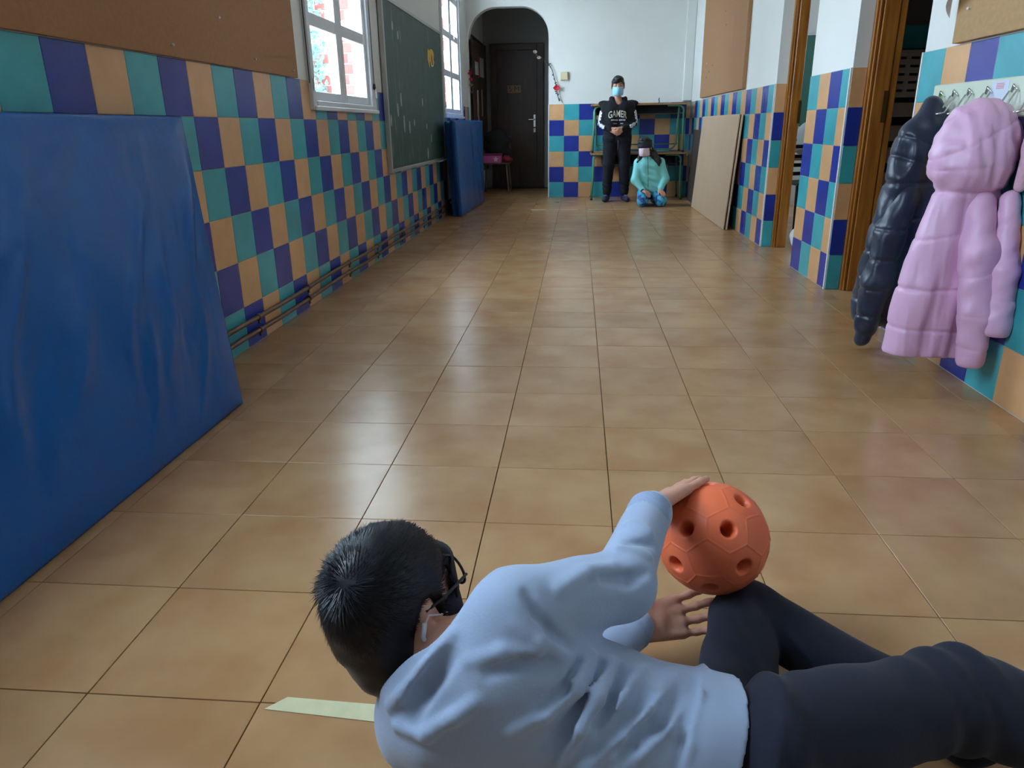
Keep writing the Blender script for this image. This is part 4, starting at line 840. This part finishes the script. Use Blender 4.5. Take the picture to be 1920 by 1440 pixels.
loc = (co - HC) @ HM; WH = A((-.066, .068, .012)); rng = np.random.RandomState(4); sel = rng.choice(nv, min(nv, 9000), False); st = MB(); vs = []; fs = []
for i in sel:
    p_, n_, l_ = co[i].astype(float), no[i].astype(float), loc[i]
    fl_ = l_ - WH; d_ = np.linalg.norm(fl_); sw_ = np.cross(nrm(l_), nrm(fl_)) * .35; t_ = HM @ (nrm(fl_) + sw_); t_ = nrm(t_ - n_ * (t_ @ n_))
    lift = .22 + .6 * math.exp(-(d_ / .035) ** 2) + rng.uniform(-.05, .2); ln = (.015 + .012 * math.exp(-(d_ / .05) ** 2)) * rng.uniform(.6, 1.2)
    if l_[1] < -.03: ln *= .5
    a = p_ - n_ * .002; d1 = nrm(t_ + n_ * lift); b = a + d1 * ln * .6; c_ = b + nrm(t_ + n_ * lift * .35 + rng.normal(size=3) * .15) * ln * .5; s2 = np.cross(d1, n_); s2 = nrm(s2) * .0007
    m_ = len(vs); vs += [a - s2, a + s2, b + s2 * .7, b - s2 * .7, c_]; fs += [(m_, m_ + 1, m_ + 2, m_ + 3), (m_ + 3, m_ + 2, m_ + 4)]
st.v = [tuple(v) for v in vs]; st.f = fs; hs = st.build('hair_strands', M_HAIR, ho); hs['kind'] = 'stuff'
# mask, ear loop, glasses
def shell_mask(name, g, M, m, parent, s=1., a0=-.105, a1=-.012):
    n = 18; vs = []; fs = []
    for j in range(9):
        v = j / 8; hgt = a0 + (a1 - a0) * v
        for i in range(n + 1):
            th = math.radians(-72 + 144 * i / n); bul = 1 + .05 * math.sin(v * math.pi) + .006 * math.sin(v * 40)
            rx, rz = (.098 if .2 < v < .95 else .09) * bul, .066 * bul
            vs.append(g(.012 + (rx) * math.cos(th) + (.012 * math.exp(-(th / .35) ** 2) * v), hgt, rz * math.sin(th) * 1.02))
    for j in range(8):
        for i in range(n): a = j * (n + 1) + i; fs.append((a, a + 1, a + n + 2, a + n + 1))
    mb = MB(); mb.add(vs, fs); o = mb.build(name, m, parent, True); q = o.modifiers.new('t', 'SOLIDIFY'); q.thickness = .002; return o
mo = shell_mask('face_mask', g, HM, mat('dark_navy_mask', S(28, 34, 52), .8, .2, 60), PB)
M_LOOP = mat('white_elastic', S(216, 220, 226), .6)
MB().tube([g(.035, -.022, .072), g(.012, -.008, .083), g(-.012, .008, .088), g(-.022, .0, .088)], .0014, 6).build('ear_loop', M_LOOP, mo, True)
MB().tube([g(-.022, .002, .088), g(-.03, -.014, .089), g(-.026, -.03, .087)], .0034, 8).build('loop_toggle', M_LOOP, mo, True)
MB().tube([g(-.026, -.03, .087), g(-.012, -.05, .083), g(.01, -.07, .074), g(.03, -.085, .062)], .0013, 6).build('ear_loop', M_LOOP, mo, True)
gl = MB(); gl.tube([g(-.012, .012, .083), g(.03, .012, .083), g(.085, .012, .073)], .0022, 6); go = gl.build('eyeglasses', M_DARK, PB, True)
for e in (-1, 1): MB().tube([g(.098 - .010 * abs(math.cos(a)) * (1 if math.cos(a) * e > 0 else 0), .004 + .021 * math.sin(a), e * .036 + .029 * math.cos(a)) for a in [2 * math.pi * i / 20 for i in range(21)]], .0022, 6).build('lens_rim', M_DARK, go, True)
bl = MB(); nn = 14
vs = [g(.016 + .093 * math.cos(t), h + .004 * math.cos(t * 2), .079 * math.sin(t)) for h in (-.016, .0, .022, .034) for t in [math.radians(-58 + 116 * i / nn) for i in range(nn + 1)]]
bl.add(vs, [(j * (nn + 1) + i, j * (nn + 1) + i + 1, (j + 1) * (nn + 1) + i + 1, (j + 1) * (nn + 1) + i) for j in range(3) for i in range(nn)]); bo = bl.build('blindfold', mat('black_cloth', S(20, 20, 24), .8), PB, True); bo.modifiers.new('t', 'SOLIDIFY').thickness = .003

# ---- orange ball with holes
def ball():
    ph = (1 + 5 ** .5) / 2; ico = [nrm(v) for v in [(0, a, b * ph) for a in (-1, 1) for b in (-1, 1)] + [(a, b * ph, 0) for a in (-1, 1) for b in (-1, 1)] + [(b * ph, 0, a) for a in (-1, 1) for b in (-1, 1)]]
    hexc = []
    for i in range(12):
        for j in range(i):
            for k in range(j):
                if ico[i] @ ico[j] > .4 and ico[j] @ ico[k] > .4 and ico[i] @ ico[k] > .4: hexc.append(nrm(ico[i] + ico[j] + ico[k]))
    ctr = A(ico + hexc); wt = A([.935] * 12 + [1.0] * 20)
    # turn it so that two neighbouring panels look at the camera as in the photo
    vdir = nrm(A(CAMP) - BALL); e1 = nrm(A(RGT) - vdir * (A(RGT) @ vdir)); e2 = np.cross(vdir, e1)
    h0 = ctr[12]; h1 = [c for c in ctr[12:] if .7 < c @ h0 < .8][0]; mid = nrm(h0 + h1); b1 = nrm(h1 - h0); b2 = np.cross(mid, b1)
    tgt = nrm(vdir - e1 * .08 + e2 * .16); t1 = nrm(e1 - tgt * (e1 @ tgt)); t1 = nrm(t1 + np.cross(tgt, t1) * -.04); t2 = np.cross(tgt, t1)
    ROT = np.stack([t1, t2, tgt], 1) @ np.stack([b1, b2, mid], 1).T; ctr = ctr @ ROT.T
    n = 110; vs = []; fs = []
    lin = np.tan(np.linspace(-math.pi / 4, math.pi / 4, n + 1)); U, W = np.meshgrid(lin, lin, indexing='ij'); o1 = np.ones_like(U); allv = []; base = 0
    for pm in ((o1, U, W), (-o1, W, U), (W, o1, U), (U, -o1, W), (U, W, o1), (W, U, -o1)):
        q = np.stack(pm, -1).reshape(-1, 3); q = q / np.linalg.norm(q, axis=1)[:, None]; allv.append(q)
        I = np.arange(n * (n + 1)).reshape(n, n + 1)[:, :-1]; a = (I + base).ravel(); fs.append(np.stack([a, a + n + 1, a + n + 2, a + 1], 1)); base += (n + 1) ** 2
    q = np.concatenate(allv); ang = np.arccos(np.clip(q @ ctr.T, -1, 1)) / wt; srt = np.sort(ang, axis=1); gap = srt[:, 1] - srt[:, 0]
    r = BR * (1 + .009 * np.exp(-(gap / .028) ** 4)); hole = np.arccos(np.clip(q @ ctr[12:].T, -1, 1)).min(1)
    r = r - .045 * (1 / (1 + np.exp((hole - .122) / .004))) - .003 * np.exp(-((hole - .135) / .02) ** 2)
    vs = q * r[:, None] + 0
    mb = MB(); mb.v = [tuple(v) for v in vs]; mb.f = [tuple(int(x) for x in f) for f in np.concatenate(fs)]
    me = bpy.data.meshes.new('ball'); me.from_pydata(mb.v, [], mb.f); bm = bmesh.new(); bm.from_mesh(me); bmesh.ops.remove_doubles(bm, verts=bm.verts, dist=1e-5); bmesh.ops.recalc_face_normals(bm, faces=bm.faces); bm.to_mesh(me); bm.free()
    me.polygons.foreach_set('use_smooth', [True] * len(me.polygons)); o = link('ball', me, mat('orange_rubber', S(236, 112, 72), .42, .03, 6, .04, 60)); o.location = BALL
    tag(o, 'orange rubber ball with round holes held by the lying child', 'ball')
ball()

# ---- boy standing at the end wall
M_HOOD = mat('black_navy_hoodie', S(12, 13, 22), .9, .15, 12, .1, 200); M_JOG = mat('dark_joggers', S(18, 20, 32), .9, .12, 10, .1, 200)
BX, BY = .480, 9.80
def q(x, y, z): return A((BX + x, BY + y, z))
hf, hu = nrm((0, -1, -.16)), nrm((0, -.16, 1)); hu = nrm(hu - hf * (hu @ hf)); hr_ = np.cross(hf, hu)
bd = SDF((BX - .32, BY - .24, 0), (BX + .32, BY + .2, 1.56), .0055)
g2, M2 = head(bd, q(-.012, -.02, 1.385), hf, hu, hr_, .98)
bd.cap(g2(-.02, -.06, 0), q(-.005, .01, 1.18), .042, .05, .02); bd.cap(q(0, .01, 1.12), q(0, .01, .85), .09, .08, .04); bd.cap(q(-.11, .01, 1.13), q(.11, .01, 1.13), .05, k=.03)
E2 = {-1: (q(-.188, -.01, .95), q(-.085, -.125, .875)), 1: (q(.185, -.01, .96), q(.055, -.13, .885))}
for e in (-1, 1):
    el, wr_ = E2[e]; bd.path([q(.145 * e, .01, 1.12), el, wr_], [.042, .034, .022], .02)
    bd.path([q(.075 * e, .01, .80), q(.098 * e, -.0, .44), q(.112 * e, .02, .075)], [.07, .048, .032], .03); bd.cap(q(.112 * e, .02, .04), q(.14 * e, -.11, .03), .03, .026, .02)
hand(bd, E2[-1][1], nrm((.75, -.25, -.3)), nrm((.3, .75, -.5)), nrm((.35, -.2, .85)), .15, (.9, .9, .5), .1, (.6, .3), rs=1.1)
hand(bd, E2[1][1], nrm((-.65, -.35, -.55)), nrm((-.35, .6, .4)), nrm((-.5, -.2, .8)), .15, (.5, .6, .4), .1, (.5, .3), rs=1.1)
P2 = bd.build('person', M_SKIN2); tag(P2, 'child standing by the desks in black hoodie and pale blue mask', 'person')
hd = SDF((BX - .34, BY - .22, .68), (BX + .34, BY + .19, 1.3), .0055)
hd.cap(q(-.07, .0, 1.12), q(.07, .0, 1.12), .10, k=.03); hd.cap(q(-.07, -.01, 1.1), q(-.075, -.01, .79), .10, .10, .04); hd.cap(q(.07, -.01, 1.1), q(.075, -.01, .79), .10, .10, .04); hd.cap(q(-.14, .01, 1.135), q(.14, .01, 1.135), .06, k=.03); hd.cap(q(-.05, .02, 1.20), q(.05, .02, 1.20), .055, k=.02)
for e in (-1, 1):
    el, wr_ = E2[e]; hd.path([q(.15 * e, .01, 1.12), el], [.065, .055], .03); hd.path([el, wr_ + (el - wr_) * .1], [.055, .036], .02); hd.cap(wr_ + (el - wr_) * .12, wr_, .032, .03, .005)
hd.ell(q(-.19, .07, 1.185), (.05, .04, .03), k=.02); hd.ell(q(.18, .07, 1.18), (.07, .04, .035), k=.02); hd.cap(q(-.16, .08, 1.17), q(.16, .08, 1.17), .045, k=.02)   # hood lying on the back
for e in (-1, 1): hd.cap(q(.03 * e, -.085, 1.15), q(.085 * e, .0, 1.235), .022, .03, .015)
hd.cap(q(0, -.09, 1.20), q(0, -.02, 1.23), .035, .045, .01, mode='sub'); hd.cap(q(0, 0, 1.2), q(0, 0, 1.3), .047, k=.01, mode='sub')
hd.cut((0, 0, .735), (0, 0, -1)); hd.mod(lambda X, Y, Z: .004 * vnoise(X, Y, Z, 35, 4) + np.where(Z < .78, -.004, 0) + .004 * np.exp(-((Z - .785) / .006) ** 2)); ho2 = hd.build('hoodie', M_HOOD, P2)
def drape(me, c, sd, gap=.0025, toward=(0, 1, 0)):
    """place flat lettering (xz plane) on the front of the garment: march +y until the surface"""
    for v in me.vertices:
        x, z, dep = c[0] + v.co.x, c[2] + v.co.y, v.co.z
        i, k = int(round((x - sd.lo[0]) / sd.h)), int(round((z - sd.lo[2]) / sd.h)); col = sd.D[min(max(i, 0), sd.n[0] - 1), :, min(max(k, 0), sd.n[2] - 1)]; j = np.argmax(col < 0) if (col < 0).any() else sd.n[1] // 2
        y0 = sd.lo[1] + sd.h * (j - (col[j] / (col[j] - col[j - 1]) if j > 0 else 0)); v.co = (x, y0 - gap - dep, z)
    me.update(); return me
def gamer():
    me = text_mesh('GAMER', .115, .0008, .0018); xs = [v.co.x for v in me.vertices]; w0 = max(xs) - min(xs)
    for v in me.vertices: v.co.x *= .225 / w0; v.co.y = v.co.y * .95 + .022 * (1 - (v.co.x / .1125) ** 2) * 1.0
    for o_, (dx, dz) in zip(('chest_lettering',), ((0, 0),)): link(o_, drape(me, (BX - .012, 0, 1.035), hd), mat('pale_print', S(206, 206, 190), .6), ho2)
    b = MB(); random.seed(5)
    for row, (z, x0, x1, hh, gap_) in enumerate(((.985, -.075, .09, .016, (0, .02)), (.945, -.05, .065, .009, (-.01, .03)))):
        x = x0
        while x < x1:
            w_ = random.uniform(.006, .011)
            if not (gap_[0] < x < gap_[1]): b.box((x, z - 1.0 - hh / 2 + random.uniform(0, hh * .3), 0), (x + w_, z - 1.0 + hh / 2, .001))
            x += w_ + .003
    link('print_line', drape(b.mesh(), (BX - .012, 0, 1.0), hd), mat('white_print', S(210, 212, 216), .6), ho2)
gamer()
for e in (-1, 1):
    ck = MB(); el, wr_ = E2[e]; sp = q(.15 * e, .01, 1.12); path_ = [sp + (el - sp) * u for u in np.linspace(.3, 1, 8)] + [el + (wr_ - el) * u for u in np.linspace(.12, .5, 4)]
    for i, c in enumerate(path_):
        rr = .062 - .0007 * i; d_ = nrm(path_[min(i + 1, 11)] - path_[max(i - 1, 0)])
        for j, an in enumerate((-.55, -.18, .2, .55)):
            if (i + j) % 2: continue
            rad = nrm(A((e * math.cos(an), -math.sin(an) - .35, 0))); rad = nrm(rad - d_ * (rad @ d_)); tg = np.cross(d_, rad); p_ = c + rad * rr; ck.add([p_ + d_ * a * .013 + tg * b * .011 + rad * h for h in (-.01, .004) for a, b in ((-1, -1), (1, -1), (1, 1), (-1, 1))], [(4, 5, 6, 7), (0, 1, 5, 4), (1, 2, 6, 5), (2, 3, 7, 6), (3, 0, 4, 7)])
    ck.build('checker_print', mat('white_check', S(222, 226, 232), .6), ho2)
jg = SDF((BX - .26, BY - .16, .05), (BX + .26, BY + .17, .85), .0055)
jg.cap(q(-.07, 0, .78), q(.07, 0, .78), .10, k=.03)
for e in (-1, 1): jg.path([q(.08 * e, .01, .78), q(.098 * e, -.0, .46), q(.112 * e, .02, .12)], [.098, .074, .056], .03); jg.cap(q(.112 * e, .02, .125), q(.113 * e, .02, .10), .05, .043, .01)
jg.mod(lambda X, Y, Z: .004 * vnoise(X, Y, Z, 30, 14) + .004 * np.sin(Z * 110 + X * 40) * np.exp(-((Z - .2) / .08) ** 2)); jo = jg.build('joggers', M_JOG, P2)
MB().tube([q(.005, -.112, .75), q(.008, -.114, .69), q(.004, -.108, .64)], .004, 6).build('drawstring', mat('grey_cord', S(90, 90, 96), .8), jo, True)
for e in (-1, 1):
    s_ = SDF((BX + .112 * e - .13, BY - .22, 0), (BX + .112 * e + .13, BY + .12, .16), .005); dx = .03 * e
    s_.cap(q(.112 * e, .05, .045), q(.112 * e + dx, -.12, .032), .04, .034, .02); s_.cap(q(.112 * e, .03, .05), q(.112 * e, .025, .09), .038, .036, .02); s_.cut((0, 0, .004), (0, 0, -1))
    so = s_.build('shoe', mat('navy_shoe', S(34, 36, 66), .6, .1, 20), P2)
    MB().tube([q(.112 * e - .022 + dx * .6, -.06, .072), q(.112 * e + .02 + dx * .6, -.068, .074)], .004, 6).tube([q(.112 * e - .024 + dx * .5, -.04, .082), q(.112 * e + .022 + dx * .5, -.046, .082)], .004, 6).build('shoelace', mat('grey_lace', S(120, 120, 140), .7), so, True)
    MB().tube([q(.112 * e - .03, .028, .1), q(.112 * e + .03, .028, .1)], .006, 6).build('sock_trim', mat('grey_sock', S(150, 150, 160), .8), so, True)
hh = SDF((BX - .14, BY - .16, 1.28), (BX + .12, BY + .12, 1.56), .0045)
def short_hair(sd_, g, M, s):
    sd_.ell(g(-.01, .03, 0), A((.1, .088, .08)) * s, M, .01); sd_.ell(g(-.045, -.02, 0), A((.06, .07, .068)) * s, M, .03); sd_.ell(g(.085, -.04, 0), A((.08, .09, .09)) * s, M, .012, 'sub'); sd_.ell(g(.118, -.0, 0), A((.03, .05, .07)) * s, M, .012, 'sub'); sd_.ell(g(.05, .088, .0), A((.058, .03, .062)) * s, M, .02); sd_.ell(g(.085, .055, .02), A((.018, .022, .045)) * s, M, .012)
    for e in (-1, 1): sd_.ell(g(-.002, -.014, .08 * e), A((.022, .034, .018)) * s, M, .006, 'sub'); sd_.cap(g(.022, .03, .073 * e), g(.022, -.02, .073 * e), .009 * s, .006 * s, .006)
    sd_.mod(lambda X, Y, Z: .0025 * vnoise(X, Y, Z, 110, 2))
short_hair(hh, g2, M2, .98); hh.build('hair', mat('dark_brown_hair', S(32, 26, 26), .5, .3, 50), P2)
for e in (-1, 1):
    ey = MB(); c_ = g2(.0805, .008, .03 * e); ey.lathe([(.0001, -.001), (.0065, .0), (.005, .004), (.0001, .0055)], c_, hf, 10); ey.build('eye', mat('dark_eye', S(30, 20, 18), .2), P2, True)
    MB().tube([g2(.088, .027, .018 * e), g2(.09, .031, .032 * e), g2(.078, .026, .048 * e)], [.003, .0035, .002], 6).build('eyebrow', MATS['dark_brown_hair'], P2, True)
m2 = shell_mask('face_mask', g2, M2, mat('surgical_mask_blue', S(150, 204, 226), .7, .05, 30), P2, 1, -.108, -.008)
for e in (-1, 1): MB().tube([g2(.035, -.022, .068 * e), g2(-.004, .0, .083 * e), g2(-.02, -.02, .084 * e), g2(.03, -.085, .06 * e)], .0015, 6).build('ear_loop', M_LOOP, m2, True)

# ---- child kneeling beside, blindfolded
KX, KY = .865, 9.14
def k_(x, y, z): return A((KX + x, KY + y, z))
kf, ku = nrm((-.28, -.93, -.1)), nrm((-.06, -.05, 1)); ku = nrm(ku - kf * (ku @ kf)); kr = np.cross(kf, ku)
bd = SDF((KX - .32, KY - .22, 0), (KX + .32, KY + .42, .86), .005)
g3, M3 = head(bd, k_(-.085, .10, .685), kf, ku, kr, .93)
bd.cap(g3(-.02, -.06, 0), k_(-.055, .13, .54), .038, .045, .02); bd.cap(k_(-.03, .14, .48), k_(0, .16, .22), .08, .08, .04); bd.cap(k_(-.14, .13, .50), k_(.09, .13, .50), .04, k=.03)
EL = {-1: (k_(-.185, .06, .30), k_(-.09, -.02, .185)), 1: (k_(.165, .08, .31), k_(.105, -.005, .19))}
for e in (-1, 1):
    el, w_ = EL[e]; s0 = k_(-.02 + .13 * e, .13, .495); bd.path([s0, el, w_], [.036, .03, .02], .02)
    bd.path([k_(.01 + .07 * e, .19, .12), k_(.10 * e + .02 * (e > 0), -.045, .07)], [.065, .05], .03); bd.path([k_(.10 * e + .02 * (e > 0), -.045, .055), k_(.07 * e, .32, .045)], [.045, .03], .03)
hand(bd, EL[-1][1], nrm((.55, -.7, -.25)), nrm((-.1, .2, -1)), nrm((.8, .5, .0)), .13, (.5, .5, .4), .1, (.6, .3), rs=1.05); hand(bd, EL[1][1], nrm((.35, -.85, -.35)), nrm((0, .3, -1)), nrm((-.9, -.3, .0)), .13, (.3, .3, .3), .12, (.6, .3), rs=1.05)
bd.cut((0, 0, .004), (0, 0, -1)); P3 = bd.build('person', M_SKIN2); tag(P3, 'kneeling child in mint jacket with dark blindfold and pink mask', 'person')
M_MINT = mat('mint_jacket', S(128, 214, 214), .5, .05, 8, .1, 60)
jk = SDF((KX - .30, KY - .12, .12), (KX + .30, KY + .36, .66), .005)
jk.cap(k_(-.09, .13, .46), k_(.05, .13, .46), .085, k=.03); jk.cap(k_(-.06, .13, .46), k_(-.045, .14, .22), .095, .10, .04); jk.cap(k_(.03, .13, .46), k_(.055, .14, .22), .095, .10, .04); jk.cap(k_(-.14, .13, .495), k_(.1, .13, .495), .05, k=.03); jk.cap(k_(-.06, .12, .52), k_(-.06, .11, .585), .066, .055, .02)
for e in (-1, 1):
    el, w_ = EL[e]; s0 = k_(-.02 + .13 * e, .13, .495); jk.path([s0, el], [.055, .05], .025); jk.path([el, w_ + (el - w_) * .12], [.05, .034], .02); jk.cap(w_ + (el - w_) * .14, w_ + (el - w_) * .04, .03, .029, .004)
jk.cap(k_(-.06, .11, .56), k_(-.06, .10, .64), .046, k=.006, mode='sub'); jk.cut((0, 0, .165), (0, 0, -1))
jk.mod(lambda X, Y, Z: .003 * vnoise(X, Y, Z, 40, 21) + .003 * np.sin(Z * 90 + X * 30) * np.exp(-((X - KX) / .12) ** 2)); jko = jk.build('jacket', M_MINT, P3)
zp = MB(); prev = []
for i in range(14):
    z = .19 + .029 * i; x = KX - .03 - .02 * (i / 13); ii, kk = int(round((x - jk.lo[0]) / jk.h)), int(round((z - jk.lo[2]) / jk.h)); col = jk.D[ii, :, kk]
    if (col < 0).any(): prev.append((x, jk.lo[1] + jk.h * np.argmax(col < 0) - .002, z))
zp.tube(prev, .004, 6); zp.build('zip', mat('teal_zip', S(50, 130, 128), .5), jko, True)
for e in (-1, 1):
    el, w_ = EL[e]; c0 = w_ + (el - w_) * .05; ax_ = nrm(w_ - el); MB().lathe([(.030, -.008), (.0315, -.004), (.0315, .006), (.028, .010)], c0, ax_, 14).build('cuff', mat('dark_cuff', S(24, 30, 44), .8), jko, True)
M_CAMO = mat('camo_leggings', S(30, 60, 120), .6, 0, 16, col2=S(70, 176, 206), detail=1); 
for n_ in M_CAMO.node_tree.nodes:
    if n_.type == 'VALTORGB':
        n_.color_ramp.interpolation = 'CONSTANT'; n_.color_ramp.elements[0].position = 0; n_.color_ramp.elements[1].position = .53; e_ = n_.color_ramp.elements.new(.44); e_.color = (*S(36, 104, 176), 1)
lg = SDF((KX - .26, KY - .16, 0), (KX + .28, KY + .42, .28), .005)
for e in (-1, 1):
    kn = k_(.10 * e + .02 * (e > 0), -.045, .075); lg.path([k_(.01 + .07 * e, .19, .14), kn], [.085, .066], .03); lg.path([kn + A((0, 0, -.012)), k_(.07 * e, .32, .05)], [.06, .042], .02)
lg.cap(k_(-.05, .18, .16), k_(.06, .18, .16), .09, k=.03); lg.cut((0, 0, .0035), (0, 0, -1)); lg.build('leggings', M_CAMO, P3)
hk = SDF((KX - .26, KY - .04, .40), (KX + .16, KY + .32, .85), .0045); short_hair(hk, g3, M3, .95)
hk.path([g3(-.075, .01, .02), g3(-.085, -.05, -.03), k_(.015, .10, .60), k_(.075, .055, .52), k_(.085, .035, .475)], [.035, .045, .042, .032, .014], .03); hk.path([g3(-.06, -.05, .03), k_(-.13, .11, .56), k_(-.16, .08, .51)], [.04, .03, .016], .02)
hk.mod(lambda X, Y, Z: .003 * np.sin(160 * X + 40 * Z + 60 * Y)); hk.build('hair', mat('dark_brown_hair', S(32, 26, 26), .5), P3)
m3 = shell_mask('face_mask', lambda a, b, c: g3(a, b, c), M3, mat('pink_white_mask', S(228, 206, 222), .7, .05, 30), P3, 1, -.108, -.01)
MB().tube([g3(.035, -.022, -.068), g3(-.004, .0, -.083), g3(-.02, -.02, -.084), g3(.03, -.085, -.06)], .0015, 6).build('ear_loop', M_LOOP, m3, True)
bl = MB(); nn = 28; vs = [g3(.0 + .108 * math.cos(t), h + .006 * math.cos(t), .091 * math.sin(t)) for h in (-.012, .01, .05, .075) for t in [2 * math.pi * i / nn for i in range(nn)]]
bl.add(vs, [(j * nn + i, j * nn + (i + 1) % nn, (j + 1) * nn + (i + 1) % nn, (j + 1) * nn + i) for j in range(3) for i in range(nn)]); bo = bl.build('blindfold', mat('slate_blindfold', S(40, 42, 56), .7), P3, True); bo.modifiers.new('t', 'SOLIDIFY').thickness = .004
